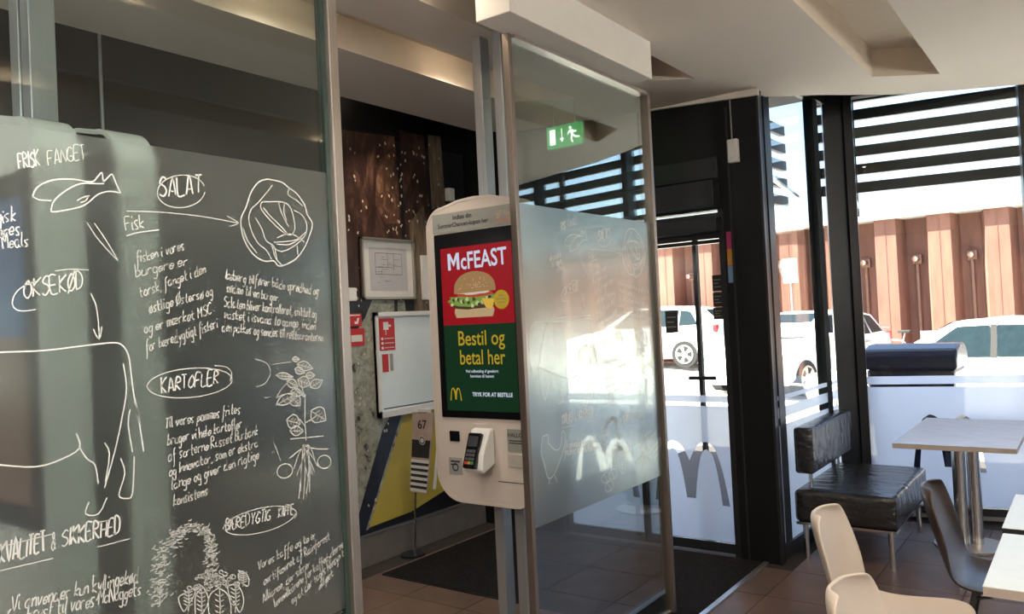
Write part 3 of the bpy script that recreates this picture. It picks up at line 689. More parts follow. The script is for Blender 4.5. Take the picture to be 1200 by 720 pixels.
ktext('Indløs din', -.07, 2.096, .030, M_dark, hlab, .0018, .0006, fit=.115)
ktext('SommerChancen-kupon her', -.07, 2.062, .030, M_dark, hlab, .0018, .0006, fit=.31)
M_orange = mat('orange_print', (.62, .22, .10), .5)
for a0 in range(5):
    a = R(200-a0*45); 
    obj('emblem_ray', flat(fill2d([circle2(.17+.03*math.cos(a), 2.083+.018*math.sin(a)*1.0, .012, .007, 10, a)]), lambda p, q: (p, -.0017, q)), mat('emblem_tint', (.45, .36, .27), .6) if a0 == 0 else bpy.data.materials['emblem_tint'], hlab)
ktext('CHANCEN', .18, 2.055, .022, M_orange, hlab, .0018, .0004, .85)
obj('round_sticker', flat(fill2d([circle2(.225, 2.105, .016)]), lambda p, q: (p, -.0025, q)), M_orange, k3)
# screen
kbox('screen_bezel', -.252, .252, 1.150, 2.033, -.002, .006, M_bezel, k3, .004)
bez = [c for c in k3.children if c.name.startswith('screen_bezel')][0]
E_RED = lit('screen_red', (.42, .008, .016), 0.17); E_GRN = lit('screen_green', (.012, .055, .022), 0.13); E_WHT = lit('screen_white', (.62, .66, .80), 0.24); E_YEL = lit('screen_yellow', (.62, .42, .03), 0.16)
E_BUN = lit('screen_bun', (.30, .17, .07), 0.28); E_BUN2 = lit('screen_bun_crumb', (.44, .32, .17), 0.26); E_LET = lit('screen_lettuce', (.16, .26, .05), 0.28); E_LET2 = lit('screen_lettuce_pale', (.42, .48, .22), 0.28)
E_PAT = lit('screen_patty', (.07, .035, .02), 0.25); E_TOM = lit('screen_tomato', (.38, .05, .03), 0.28); E_CHE = lit('screen_cheese', (.60, .36, .05), 0.28); E_SAU = lit('screen_sauce', (.55, .50, .40), 0.26)
SD_ = .0068
scr = obj('screen_image', MB().box(-.212, .214, -.0066, -.006, 1.592, 1.962), E_RED, bez)
obj('screen_image', MB().box(-.212, .214, -.0066, -.006, 1.185, 1.592), E_GRN, bez)
ktext('cFEAST', .050, 1.858, .112, E_WHT, bez, .0074, .0018, fit=.272, rot=.02)
obj('lettering', flat(([(0, 0), (.017, 0), (.017, .052), (.036, .014), (.055, .052), (.055, 0), (.072, 0), (.072, .080), (.054, .080), (.036, .042), (.018, .080), (0, .080)],
    [(0, 1, 2, 11), (2, 3, 9, 10), (2, 10, 11), (3, 4, 8, 9), (4, 5, 6, 7), (4, 7, 8)]), lambda a, b: (-.166+a-.02*b, -.0074, 1.8545+b+.02*a)), E_WHT, bez)
def sp(name, pts, m, d): return obj(name, flat(fill2d([pts]), lambda a, b: (a, -d, b)), m, bez)
def dome(cx, cz_, w_, h_, n=18): return [(cx+w_*math.cos(math.pi*k/n), cz_+h_*math.sin(math.pi*k/n)**.75) for k in range(n+1)]
rr = random.Random(3); BX, BZ, BS = -.010, 1.740, 1.12
def bp(P): return [(BX+x*BS, BZ+z*BS) for x, z in P]
def blob(cx, cz_, w_, h_, n, jit): return [(cx+w_*math.cos(2*math.pi*k/n)*(1+rr.uniform(-jit, jit)), cz_+h_*math.sin(2*math.pi*k/n)*(1+rr.uniform(-jit, jit))) for k in range(n)]
sp('bun_picture', bp([(-.105, -.102), (.09, -.102), (.10, -.075), (.095, -.062), (-.11, -.062), (-.115, -.078)]), E_BUN2, .0070)
sp('patty_picture', bp(blob(-.01, -.050, .115, .018, 24, .10)), E_PAT, .0071)
sp('lettuce_picture', bp(blob(-.01, -.030, .140, .026, 40, .22)), E_LET, .0072)
for q in range(30): sp('lettuce_frill', bp(blob(-.135+.0092*q, -.032+rr.uniform(-.022, .014), .009, .008, 9, .35)), (E_LET, E_LET2, E_PAT)[q % 3], .0073+.00001*q)
sp('cheese_picture', bp([(.035, -.025), (.105, -.030), (.085, -.075), (.055, -.062)]), E_CHE, .0077)
sp('tomato_picture', bp(blob(0, -.005, .10, .013, 20, .08)), E_TOM, .00775); sp('sauce_picture', bp(blob(-.01, .003, .08, .009, 22, .25)), E_SAU, .0078)
sp('bun_picture', bp(dome(0.0, .005, .112, .085)+[(-.112, 0)]), E_BUN, .0079)
for q in range(34):
    a = rr.uniform(0, math.pi); r_ = rr.uniform(.1, .9); sp('sesame_picture', bp(circle2(.1*r_*math.cos(a), .018+.062*r_*math.sin(a), .0036, .0024, 6, a)), E_BUN2, .0081)
sp('price_disc_picture', circle2(.145, 1.700, .044), E_YEL, .0082)
for q, wq in enumerate((.03, .055, .04)): sp('price_line', [(.145-wq/2, 1.715-.016*q), (.145+wq/2, 1.715-.016*q), (.145+wq/2, 1.722-.016*q), (.145-wq/2, 1.722-.016*q)], E_BUN, .0084)
ktext('Bestil og', .012, 1.495, .098, E_YEL, bez, .0074, .0008, fit=.276); ktext('betal her', .014, 1.405, .098, E_YEL, bez, .0074, .0008, fit=.268)
ktext('Ved udbetaling af gavekort', .010, 1.366, .020, E_WHT, bez, .0074, .0002, fit=.195); ktext('henvises til kassen', .010, 1.343, .020, E_WHT, bez, .0074, .0002, fit=.14)
sp('arches_picture', [(-.155+x, 1.232+z) for x, z in arches(.036, .062)], E_YEL, .0074)
ktext('TRYK FOR AT BESTILLE', .065, 1.255, .026, E_WHT, bez, .0074, .0007, fit=.235)
# scanner window, sticker, card reader, receipt slot
def KR(x0, y0, x1, y1):
    a = K(x0, y0); b = K(x1, y1); return a[0], b[0], b[2], a[2]
x0, x1, z0, z1 = KR(527, 505, 539, 518); kbox('scanner_window', x0, x1, z0, z1, -.002, .003, M_bezel, k3, .002)
x0, x1, z0, z1 = KR(526, 536, 542, 557); kbox('info_sticker', x0, x1, z0, z1, -.002, .0008, M_greyp, k3)
st_ = [c for c in k3.children if c.name.startswith('info_sticker')][0]
obj('ring_symbol', flat(fill2d([circle2((x0+x1)/2, z0+.035, .020), circle2((x0+x1)/2, z0+.035, .013)]), lambda p, q: (p, -.0015, q)), M_dark, st_)
obj('text_bars', MB().box(x0+.012, x1-.012, -.0014, -.0008, z1-.022, z1-.014).box(x0+.012, x1-.03, -.0014, -.0008, z1-.036, z1-.030), M_dark, st_)['kind'] = 'stuff'
cx = K(568, 527)[0]; cz0 = K(568, 548)[2]; cz1 = K(568, 500)[2]
kbox('reader_recess', cx-.062, cx+.062, cz0+.05, cz1+.012, -.006, .0015, mat('recess_shell', (.52, .47, .42), .5), k3, .003)
prof = [(0, cz0+.02), (.085, cz0-.012), (.10, cz0+.005), (.088, cz0+.075), (.03, cz1-.01), (0, cz1-.005)]
rd = obj('card_reader_holder', MB().prism(prof, lambda a, b, d: (cx+d+.004, -a, b), -.056, .056), M_white, k3, bevel=.008)
ux = Vector((1, 0, 0)); uz = Vector((0, .36, .93)).normalized(); un = Vector((0, -.93, .36)).normalized()
oc = Vector((cx-.004, -.098, cz0+.008))
ter = obj('card_terminal', MB().obox(oc, ux, uz, un, -.038, .038, 0, .165, 0, .026), M_bezel, k3, bevel=.008)
obj('terminal_screen', MB().obox(oc, ux, uz, un, -.028, .028, .10, .148, .026, .0268), mat('terminal_lcd', (.05, .055, .06), .15), ter)
M_key = mat('terminal_key', (.07, .07, .075), .5)
for r_ in range(4):
    for c_ in range(3):
        mm = M_key if r_ else [M_red, mat('key_yellow', (.45, .30, .03), .5), mat('key_green', (.04, .25, .06), .5)][c_]
        obj('terminal_key', MB().obox(oc, ux, uz, un, -.026+.018*c_, -.011+.018*c_, .018+.018*r_, .031+.018*r_, .026, .0285), mm, ter)
x0, x1, z0, z1 = KR(594, 503, 628, 532); kbox('receipt_label', x0, x1, z0, z1, -.002, .0008, M_label, k3)
rl = [c for c in k3.children if c.name.startswith('receipt_label')][0]
ktext('HALLO,', (x0+x1)/2-.03, z1-.035, .026, M_dark, rl, .0015, .0004)
obj('text_bars', MB().box(x0+.01, x1-.05, -.0014, -.0008, z1-.055, z1-.05).box(x0+.01, x1-.07, -.0014, -.0008, z1-.066, z1-.061), M_dark, rl)['kind'] = 'stuff'
kbox('receipt_slot', x0, x1+.01, z0-.07, z0-.008, -.002, .006, mat('slot_shell', (.50, .46, .41), .45), k3, .003)
kbox('service_door_seam', cx+.07, .27, z0-.142, z0-.139, -.001, .0006, M_dark, k3)

k1 = kiosk_body('pale order kiosk behind the near glass panel, screen turned to the dining room', (-2.325, .863, 0), 0, M_kioskp, [(-.10, -.045), (-.03, .022)], .112)
bz = obj('screen_bezel', MB().box(-.272, .272, -.006, .002, 1.145, 2.03), M_bezel, k1, bevel=.004)
obj('screen_image', MB().box(-.225, .225, -.0066, -.006, 1.62, 1.965), lit('screen_blue', (.05, .10, .22), .25), bz); obj('screen_image', MB().box(-.225, .225, -.0066, -.006, 1.205, 1.62), lit('screen_brown', (.16, .08, .05), .25), bz)
k2 = kiosk_body('pale order kiosk behind the near glass panel, its grey back and chrome bar showing', (-2.325, 1.162, 0), math.pi, M_kioskp, [], 0)
bz = obj('screen_bezel', MB().box(-.272, .272, -.006, .002, 1.145, 2.03), M_bezel, k2, bevel=.004)
obj('screen_image', MB().box(-.225, .225, -.0066, -.006, 1.205, 1.965), E_RED, bz)

# ------------------------------------------------------------------ mural on the left wall
mu = thing('photo_mural', 'dark photo mural of seeded bun, grey crumb and yellow wedge on the left wall', 'mural', (XM, 4.1, 0))
MM_dark = mural_mat('mural_dark', [(.3, (.006, .006, .008)), (.6, (.014, .015, .02)), (.8, (.03, .03, .035))], 5)
MM_bun  = mural_mat('mural_bun', [(.30, (.012, .008, .008)), (.5, (.045, .022, .018)), (.64, (.15, .075, .05)), (.80, (.40, .24, .15))], 3.2, (1, 2.2, .9))
MM_wood = mural_mat('mural_wood', [(.3, (.04, .03, .02)), (.55, (.20, .145, .10)), (.8, (.42, .32, .23))], 6, (1, 6, .8))
MM_crumb= mural_mat('mural_crumb', [(.36, (.012, .014, .012)), (.42, (.24, .24, .19)), (.62, (.42, .42, .34)), (.8, (.58, .58, .48))], 16, (1, 1, 1), 10)
MM_navy = mural_mat('mural_navy', [(.3, (.008, .010, .018)), (.62, (.022, .028, .045)), (.85, (.09, .10, .11))], 12)
MM_yel  = mural_mat('mural_yellow', [(.3, (.48, .37, .055)), (.7, (.60, .47, .08))], 2)
def mp_(pts, off): return [on(x, y, 'x', XM+off) for x, y in pts]
def mpart(name, pts, m, off): return wobj(name, MB().poly(mp_(pts, off)).poly(mp_(pts, off-.0006)[::-1]), m, mu)
wobj('mural_sheet', MB().box(XM, XM+.004, .3, YD-.04, .21, 2.95), MM_dark, mu)
mpart('mural_bun', [(384,150), (462,160), (470,250), (472,352), (390,352)], MM_bun, .005)
mpart('mural_bun', [(468,152), (497,160), (505,270), (505,350), (478,352), (475,270)], MM_bun, .005)
MM_glow = mural_mat('mural_highlight', [(.32, (.05, .025, .018)), (.5, (.09, .045, .03)), (.66, (.24, .135, .085)), (.85, (.60, .40, .27))], 14, (1, 1, .6))
mpart('mural_highlight', [(446,186), (461,176), (466,215), (468,262), (452,262), (440,240), (441,205)], MM_glow, .0062)  # warm lamp highlight on the bun, put into the mural's colour
mpart('mural_crust', [(480,262), (496,240), (502,270), (503,365), (486,365), (482,300)], MM_wood, .0062)
mpart('mural_plank', [(501,158), (516,160), (522,240), (506,246)], MM_wood, .005)
mpart('mural_crumb', [(392,420), (410,400), (428,372), (436,352), (462,352), (462,500), (448,505), (420,605), (412,625), (392,632)], MM_crumb, .005)
mpart('mural_crumb', [(466,352), (474,352), (480,400), (466,400)], MM_crumb, .005)
mpart('mural_navy', [(448,505), (458,486), (474,484), (430,624), (411,628), (420,605)], MM_navy, .0055)
mpart('mural_stripe', [(471,485), (474,484), (432,621), (429,622)], MM_crumb, .0062)
mpart('mural_yellow', [(474,484), (530,468), (530,585), (482,600), (432,619)], MM_yel, .0058)
mpart('mural_foot', [(482,600), (545,560), (560,575), (545,590), (487,606)], MM_dark, .0062)
mb = MB(); rs = random.Random(11)
for q in range(150):
    x = rs.uniform(395, 505); y = rs.uniform(165, 370) if q < 110 else rs.uniform(380, 600)
    if q >= 110: x = rs.uniform(402, 455)
    if q < 40: y = rs.uniform(180, 280); x = rs.gauss(475, 18)
    c = on(x, y, 'x', XM+.0075); a = rs.uniform(.6, 2.2); s_ = rs.uniform(.008, .014)
    e = circle2(0, 0, s_, s_*.6, 7, a); mb.poly([(c.x, c.y+u, c.z+v_) for u, v_ in e])
o = wobj('sesame_print', mb, mat('seed_print', (.62, .52, .40), .5, var=.2), mu); o['kind'] = 'stuff'

# picture frame with sketch
def yz(pts, off): return [on(x, y, 'x', XM+off) for x, y in pts]
fr = thing('picture_frame', 'slim framed hand-drawn sketch hung on the mural above the whiteboard', 'picture', (XM+.01, 4.02, 1.79))
y0, y1, z0, z1 = 3.765, 4.285, 1.795, 2.225
wobj('frame', MB().box(XM+.008, XM+.038, y0, y1, z0, z0+.016).box(XM+.008, XM+.038, y0, y1, z1-.016, z1).box(XM+.008, XM+.038, y0, y0+.014, z0, z1).box(XM+.008, XM+.038, y1-.014, y1, z0, z1), M_steel, fr)
wobj('backing', MB().box(XM+.008, XM+.018, y0, y1, z0, z1), M_paper, fr)
wobj('sheet', MB().box(XM+.018, XM+.0195, y0+.08, y1-.07, z0+.06, z1-.07), mat('sketch_paper', (.50, .49, .52), .8, var=.05), fr)
mb = MB()
def line_yz(a, b, t=.003, X=XM+.0205):
    a, b = Vector(a), Vector(b); d = (b-a).normalized(); nn = Vector((-d.y, d.x))*t*.5
    mb.quad((X, a.x+nn.x, a.y+nn.y), (X, b.x+nn.x, b.y+nn.y), (X, b.x-nn.x, b.y-nn.y), (X, a.x-nn.x, a.y-nn.y))
for a, b in (((3.90, 2.12), (4.16, 2.12)), ((3.90, 1.97), (4.16, 1.97)), ((3.90, 1.97), (3.90, 2.12)), ((4.16, 1.97), (4.16, 2.12)), ((4.02, 2.12), (4.02, 2.02)), ((3.90, 2.02), (4.08, 2.02)), ((4.08, 2.12), (4.08, 2.0)), ((3.96, 1.97), (3.96, 2.0))): line_yz(a, b)
for q in range(16): yy = rs.uniform(3.9, 4.12); zz = rs.uniform(1.89, 2.10); line_yz((yy, zz), (yy+rs.uniform(.02, .06), zz+rs.uniform(-.004, .004)), .002)
wobj('sketch_lines', mb, M_dark, fr)['kind'] = 'stuff'

# small plates, fire signs, whiteboard
tag(wobj('wall_plate', MB().box(XM+.008, XM+.02, 3.56, 3.715, 1.785, 1.875), M_white, thing('light_switch_plate', 'small white switch plate left of the picture frame', 'switch', (XM, 3.64, 1.78)), bevel=.003), None, None)
tag(wobj('wall_plate', MB().box(XM+.008, XM+.03, 4.37, 4.44, 1.79, 2.12), M_white, thing('notice_holder', 'narrow white notice holder on the mural beside the kiosk', 'holder', (XM, 4.4, 1.78))), None, None)
def redsign(name, label, y0, y1, z0, z1):
    s = thing(name, label, 'sign', (XM+.009, (y0+y1)/2, z0))
    p = wobj('sign_plate', MB().box(XM+.008, XM+.012, y0, y1, z0, z1), M_red, s); return s
s = redsign('fire_alarm_sign', 'small red fire call sign with white handset, upper of two by the glass edge', 3.58, 3.755, 1.615, 1.70)
wobj('sign_mark', MB().box(XM+.0125, XM+.0128, 3.60, 3.74, 1.685, 1.693), M_white, s); wobj('sign_mark', MB().poly([(XM+.0128, 3.69, 1.63), (XM+.0128, 3.72, 1.63), (XM+.0128, 3.735, 1.67), (XM+.0128, 3.715, 1.67), (XM+.0128, 3.71, 1.645), (XM+.0128, 3.69, 1.65)]), M_white, s)
s = redsign('fire_notice', 'small red notice with pale label, lower of two by the glass edge', 3.62, 3.775, 1.48, 1.60)
wobj('pale_label', MB().box(XM+.0125, XM+.0128, 3.655, 3.755, 1.51, 1.555), M_paper, s)
wb = thing('whiteboard', 'white metal board with red fire instruction sheets beside the kiosk', 'board', (XM+.01, 4.14, .97))
y0, y1, z0, z1 = 3.86, 4.46, .972, 1.705
wobj('board_panel', MB().box(XM+.008, XM+.03, y0, y1, z0, z1), M_board, wb)
wobj('board_frame', MB().box(XM+.008, XM+.045, y0, y1, z1-.03, z1).box(XM+.008, XM+.045, y0, y0+.02, z0, z1).box(XM+.008, XM+.045, y1-.02, y1, z0, z1).box(XM+.008, XM+.045, y0, y1, z0, z0+.045), M_white, wb)
wobj('board_shadow_gap', MB().box(XM+.03, XM+.034, y0+.05, y1-.02, z0+.056, z0+.062), M_dark, wb)
p = wobj('fire_instruction', MB().box(XM+.031, XM+.033, 3.895, 4.045, 1.435, 1.66), M_red, wb)
mb = MB().box(XM+.0335, XM+.034, 3.935, 3.985, 1.58, 1.635).box(XM+.0335, XM+.034, 3.985, 4.01, 1.60, 1.615).box(XM+.0335, XM+.034, 3.955, 3.96, 1.545, 1.58)
for q in range(3): mb.box(XM+.0335, XM+.034, 3.91, 3.93, 1.445+.032*q, 1.463+.032*q).box(XM+.0335, XM+.034, 3.94, 4.035, 1.452+.032*q, 1.457+.032*q)
wobj('instruction_marks', mb, M_white, p)['kind'] = 'stuff'
p = wobj('fire_leaflet', MB().box(XM+.031, XM+.033, 3.905, 4.02, 1.28, 1.415), M_white, wb)
wobj('leaflet_print', MB().box(XM+.0335, XM+.034, 3.91, 3.97, 1.285, 1.41), M_red, p); wobj('leaflet_print', MB().box(XM+.0335, XM+.034, 3.985, 4.015, 1.29, 1.41), M_greyp, p)

# table number sign on a thin stand
YS = 4.0
def ns(x, y): p = on(x, y, 'y', YS); return (p.x, p.z)
a, b, c, d = ns(485, 483), ns(509, 484), ns(501, 579), ns(482, 576)
nsn = thing('number_sign', 'tall table number sign 67 with black and white stripes on thin stand', 'sign', (sum(p[0] for p in (a, b, c, d))/4, YS, 0))
def nsp(u, v_, off):   # u across 0..1, v up 0..1
    l = Vector(d).lerp(Vector(a), v_); r_ = Vector(c).lerp(Vector(b), v_); q = l.lerp(r_, u); return (q.x, YS-off, q.y)
def nsq(name, u0, u1, v0, v1, m, o0, o1, parent=None):
    P = [nsp(u, v_, o) for o in (o0, o1) for u, v_ in ((u0, v0), (u1, v0), (u1, v1), (u0, v1))]
    return wobj(name, MB().add(P, [(0,3,2,1),(4,5,6,7),(0,1,5,4),(1,2,6,5),(2,3,7,6),(3,0,4,7)]), m, parent or nsn)
bd = nsq('board', 0, 1, 0, 1, mat('sign_card', (.50, .38, .32), .6), 0, .012)
nsq('side_card', 1.0, 1.13, .04, .97, M_white, -.06, -.05)
nsq('black_field', .02, .98, .44, .66, M_dark, .0122, .0128, bd)
for q in range(6): nsq('white_stripe' if q % 2 == 0 else 'white_stripe', 0, 1, .375-.072*q, .412-.072*q, M_white, .0122, .0128, bd); nsq('black_stripe', .02, .98, .340-.072*q, .375-.072*q, M_dark, .0122, .0127, bd) if q < 5 else None
vf = text2d('67', .085, 'CENTER', .0012); q0 = nsp(.52, .80, .0131)
wobj('lettering', flat(vf, lambda p, q: (q0[0]+p, q0[1], q0[2]+q)), M_dark, bd)
q1 = nsp(.55, .655, .0132); wobj('round_emblem', flat(fill2d([circle2(q1[0], q1[2], .030)]), lambda p, q: (p, q1[1], q)), M_paper, bd)
wobj('emblem_ring', flat(fill2d([circle2(q1[0], q1[2], .025), circle2(q1[0], q1[2], .017)]), lambda p, q: (p, q1[1]-.0004, q)), M_dark, bd)
e = ns(482, 612); wobj('stand_rod', MB().tube([nsp(.22, .02, -.004), (e[0]-.01, YS+.03, .012)], .007, 8), M_chrome, nsn); wobj('clip', nsq and MB().box(nsp(.5, 1, 0)[0]-.05, nsp(.5, 1, 0)[0]+.05, YS-.012, YS+.02, nsp(.5, 1, 0)[2]-.005, nsp(.5, 1, 0)[2]+.025), M_paper, nsn)
wobj('base_plate', MB().tube([(e[0]-.03, YS+.03, 0), (e[0]-.03, YS+.03, .014)], .085, 24), M_frame, nsn)
# thin white sensor on the far wall behind the kiosk top
p = on(524, 229, 'x', XM)
tag(obj('wall_sensor', MB().box(XM+.006, XM+.05, p.y-.035, p.y+.035, p.z-.05, p.z+.05), M_paper, bevel=.006), 'small cream sensor box on the mural above the lit kiosk', 'sensor')

a, b = on(117, 62, 'x', -3.75), on(123, 142, 'x', -3.75)
hr = thing('hanging_rod', 'thin grey rod hanging before the black wall above the pale kiosks', 'rod', (a.x, a.y, b.z-.3))
wobj('rod', MB().tube([(a.x, a.y, b.z-.3), (a.x, a.y, 3.42)], .008, 8), M_pole, hr)
wobj('rod_foot', MB().box(a.x-.02, a.x+.02, a.y-.02, a.y+.02, b.z-.32, b.z-.3), M_pole, hr)
# ------------------------------------------------------------------ entrance mat
my0 = 3.616
mt = thing('entrance_mat', 'dark ribbed entrance mat with aluminium edge in front of the door', 'mat', (-2.8, 4.2, 0))
wobj('carpet', MB().box(-3.80, -1.765, my0, YD-.03, 0.0005, .009), M_mat, mt)
wobj('edge_strip', MB().box(-1.765, -1.735, my0, YD-.03, 0.0005, .012), M_trim, mt)
wobj('edge_strip', MB().box(-3.80, -1.765, my0-.006, my0, 0.0005, .008), M_frame, mt)

# ------------------------------------------------------------------ exit sign hung from the ceiling behind the far panel
EY = 4.3; ex0, ex1, ez0, ez1 = -2.815, -2.555, 2.695, 2.835
es = thing('exit_sign', 'green illuminated emergency exit sign with running figure and down arrow', 'sign', ((ex0+ex1)/2, EY, ez0))
E_G = lit('exit_green', (.004, .22, .05), .6); E_W = lit('exit_white', (.80, .90, .70), .85)
wobj('sign_box', MB().box(ex0, ex1, EY, EY+.03, ez0, ez1), E_G, es)
for xx in (ex0+.05, ex1-.05): wobj('hanger', MB().tube([(xx, EY+.015, ez1), (xx, EY+.015, HC)], .005, 6), M_trim, es)
def ep(P, name): 
    wobj(name, flat(fill2d([P]), lambda a, b: (ex0+a, EY-.001, ez0+b)), E_W, es)
ep([(.022, .022), (.066, .022), (.066, .120), (.022, .120)], 'door_symbol')
ep([(.112, .118), (.118, .118), (.118, .055), (.132, .060), (.115, .030), (.098, .060), (.112, .055)], 'arrow_symbol')
ep(circle2(.180, .112, .010, n=12), 'figure_head')
ep([(x+.012, z) for x, z in [(.160, .098), (.182, .100), (.200, .088), (.212, .092), (.214, .084), (.200, .076), (.188, .084), (.190, .068), (.206, .056), (.236, .050), (.234, .042), (.200, .046), (.184, .058), (.178, .044), (.186, .020), (.176, .018), (.166, .044), (.172, .062), (.168, .082), (.152, .078), (.150, .066), (.144, .070), (.150, .088)]], 'figure_body')

# ------------------------------------------------------------------ sensor box with cable on the pillar, stickers on door
P = lambda x, y, o=.03: on(x, y, 'y', YD-o)
sb = thing('door_control_box', 'small white control box with cable on the black pillar', 'switch', (P(860, 178).x, YD-.03, P(860, 190).z))
a, b = P(853.5, 165), P(867, 190); wobj('box_body', MB().box(a.x, b.x, YD-.065, YD-.021, b.z, a.z), M_paper, sb, bevel=.006)
wobj('box_button', MB().box(a.x+.012, b.x-.018, YD-.070, YD-.065, b.z+.03, a.z-.03), M_white, sb)
wobj('cable', MB().tube([((a.x+b.x)/2-.01, YD-.028, a.z), ((a.x+b.x)/2-.012, YD-.028, HC)], .0045, 6), M_greyp, sb)
cs_ = thing('colour_strip_sticker', 'vertical pink, orange and blue strip sticker beside the door', 'sticker', (P(856, 300).x, YD-.022, P(856, 330).z))
for c_, ya, yb in (((.42, .03, .14), 272, 291), ((.55, .26, .03), 292, 311), ((.16, .28, .50), 312, 331)):
    a = P(851+(ya-272)*.05, ya, .021); b = P(860+(ya-272)*.05, yb, .021); wobj('colour_field', MB().box(a.x, b.x, YD-.0235, YD-.0205, b.z, a.z), mat('strip_colour', c_, .5), cs_)
def sticker(label, boxes):
    s = None
    for (x0, y0_, x1, y1_) in boxes:
        a, b = on(x0, y0_, 'y', YD+.04), on(x1, y1_, 'y', YD+.04)
        if s is None: s = thing('door_notice', label, 'notice', ((a.x+b.x)/2, YD+.04, b.z))
        p = wobj('notice_card', MB().box(a.x, b.x, YD+.036, YD+.044, b.z, a.z), M_dark, s)
        mb = MB(); hh = a.z-b.z
        for q in range(3): mb.box(a.x+.012, b.x-.012-.015*(q % 2), YD+.0355, YD+.036, b.z+hh*(.25+.22*q), b.z+hh*(.29+.22*q))
        wobj('notice_lines', mb, M_greyp, p)['kind'] = 'stuff'
sticker('single black notice on the door glass next to the partition edge', [(779.5, 365, 795, 390)])
sticker('column of three black notices on the door glass near the hinge side', [(834.5, 323, 847, 341), (835.5, 343, 848, 359), (836, 361, 848.5, 374)])
sticker('narrow black notice on the door glass half hidden by the partition edge', [(768, 364, 773, 390)])

# ------------------------------------------------------------------ bench
bn = thing('bench', 'black leather bench with low backrest and chrome legs under the side window', 'bench', (-1.31, 5.62, 0))
def cushion(x0, x1, y0, y1, z0, z1, nx, ny, puff):
    m = MB(); idx = {}
    # closed box of grid faces, puffed slightly
    def pt(u, v_, w_):
        x = x0+(x1-x0)*u; y = y0+(y1-y0)*v_; z = z0+(z1-z0)*w_
        if w_ == 1: z += puff*16*u*(1-u)*v_*(1-v_)
        return (x, y, z)
    for w_ in (0, 1):
        for i in range(nx):
            for j in range(ny):
                u0, u1, v0, v1 = i/nx, (i+1)/nx, j/ny, (j+1)/ny
                m.quad(pt(u0, v0, w_), pt(u1, v0, w_), pt(u1, v1, w_), pt(u0, v1, w_))
    for i in range(nx):
        for v_ in (0, 1): m.quad(pt(i/nx, v_, 0), pt((i+1)/nx, v_, 0), pt((i+1)/nx, v_, 1), pt(i/nx, v_, 1))
    for j in range(ny):
        for u in (0, 1): m.quad(pt(u, j/ny, 0), pt(u, (j+1)/ny, 0), pt(u, (j+1)/ny, 1), pt(u, j/ny, 1))
    return m
def weld(o, d=.0005):
    bm = bmesh.new(); bm.from_mesh(o.data); bmesh.ops.remove_doubles(bm, verts=bm.verts, dist=d); bmesh.ops.recalc_face_normals(bm, faces=bm.faces); bm.to_mesh(o.data); bm.free()
    for p in o.data.polygons: p.use_smooth = True
    return o
s_ = weld(wobj('seat_cushion', cushion(-1.605, -1.012, 5.085, 6.13, .245, .445, 8, 12, .012), M_leather, bn)); b_ = s_.modifiers.new('bevel', 'BEVEL'); b_.width = .028; b_.segments = 4; b_.limit_method = 'ANGLE'; b_.angle_limit = R(50)
s_ = weld(wobj('back_cushion', cushion(-1.625, -1.505, 5.20, 6.22, .525, .820, 3, 12, .004), M_leather, bn)); b_ = s_.modifiers.new('bevel', 'BEVEL'); b_.width = .02; b_.segments = 4; b_.limit_method = 'ANGLE'; b_.angle_limit = R(50)
wobj('seat_frame', MB().box(-1.60, -1.018, 5.095, 6.12, .228, .245), M_chrome, bn)
for x in (-1.565, -1.065):
    for y in (5.17, 6.07): wobj('leg', MB().tube([(x, y, 0), (x, y, .23)], .017, 12), M_chrome, bn, smooth=True)
for y in (5.36, 6.04): wobj('back_support', MB().tube([(-1.575, y, .44), (-1.575, y, .56)], .014, 10), M_chrome, bn, smooth=True)

# ------------------------------------------------------------------ tables
def table(label, x0, x1, y0, y1, top, edge, legs, zt=.75, group='dining tables'):
    t = thing('cafe_table', label, 'table', ((x0+x1)/2, (y0+y1)/2, 0), 0, group)
    tp = wobj('tabletop', MB().box(x0, x1, y0, y1, zt-.004, zt), top, t, bevel=.002)
    wobj('top_edge', MB().box(x0+.001, x1-.001, y0+.001, y1-.001, zt-.03, zt-.004), edge, t)
    for lx, ly, r_ in legs: wobj('leg', MB().tube([(lx, ly, .012), (lx, ly, zt-.03)], r_, 20), M_chrome, t, smooth=True)
    cx = sum(l[0] for l in legs)/len(legs); cy = sum(l[1] for l in legs)/len(legs)
    wobj('base_plate', MB().tube([(cx, cy, .001), (cx, cy, .014)], .21, 32), M_steel, t)
    return t
table('grey laminate table on twin chrome posts in front of the leather bench', -1.04, -.40, 5.21, 6.42, M_top, M_edgeb, [(-.775, 5.84, .040), (-.70, 5.90, .040)])
table('white table with dark edge at right frame side, farther of two', -.325, .40, 3.42, 4.02, M_wtop, M_frame, [(.04, 3.72, .035)])
table('white table with beige edge at right frame side, nearer of two', -.315, .40, 2.70, 3.34, M_wtop, M_edgeb, [(.04, 3.02, .035)])

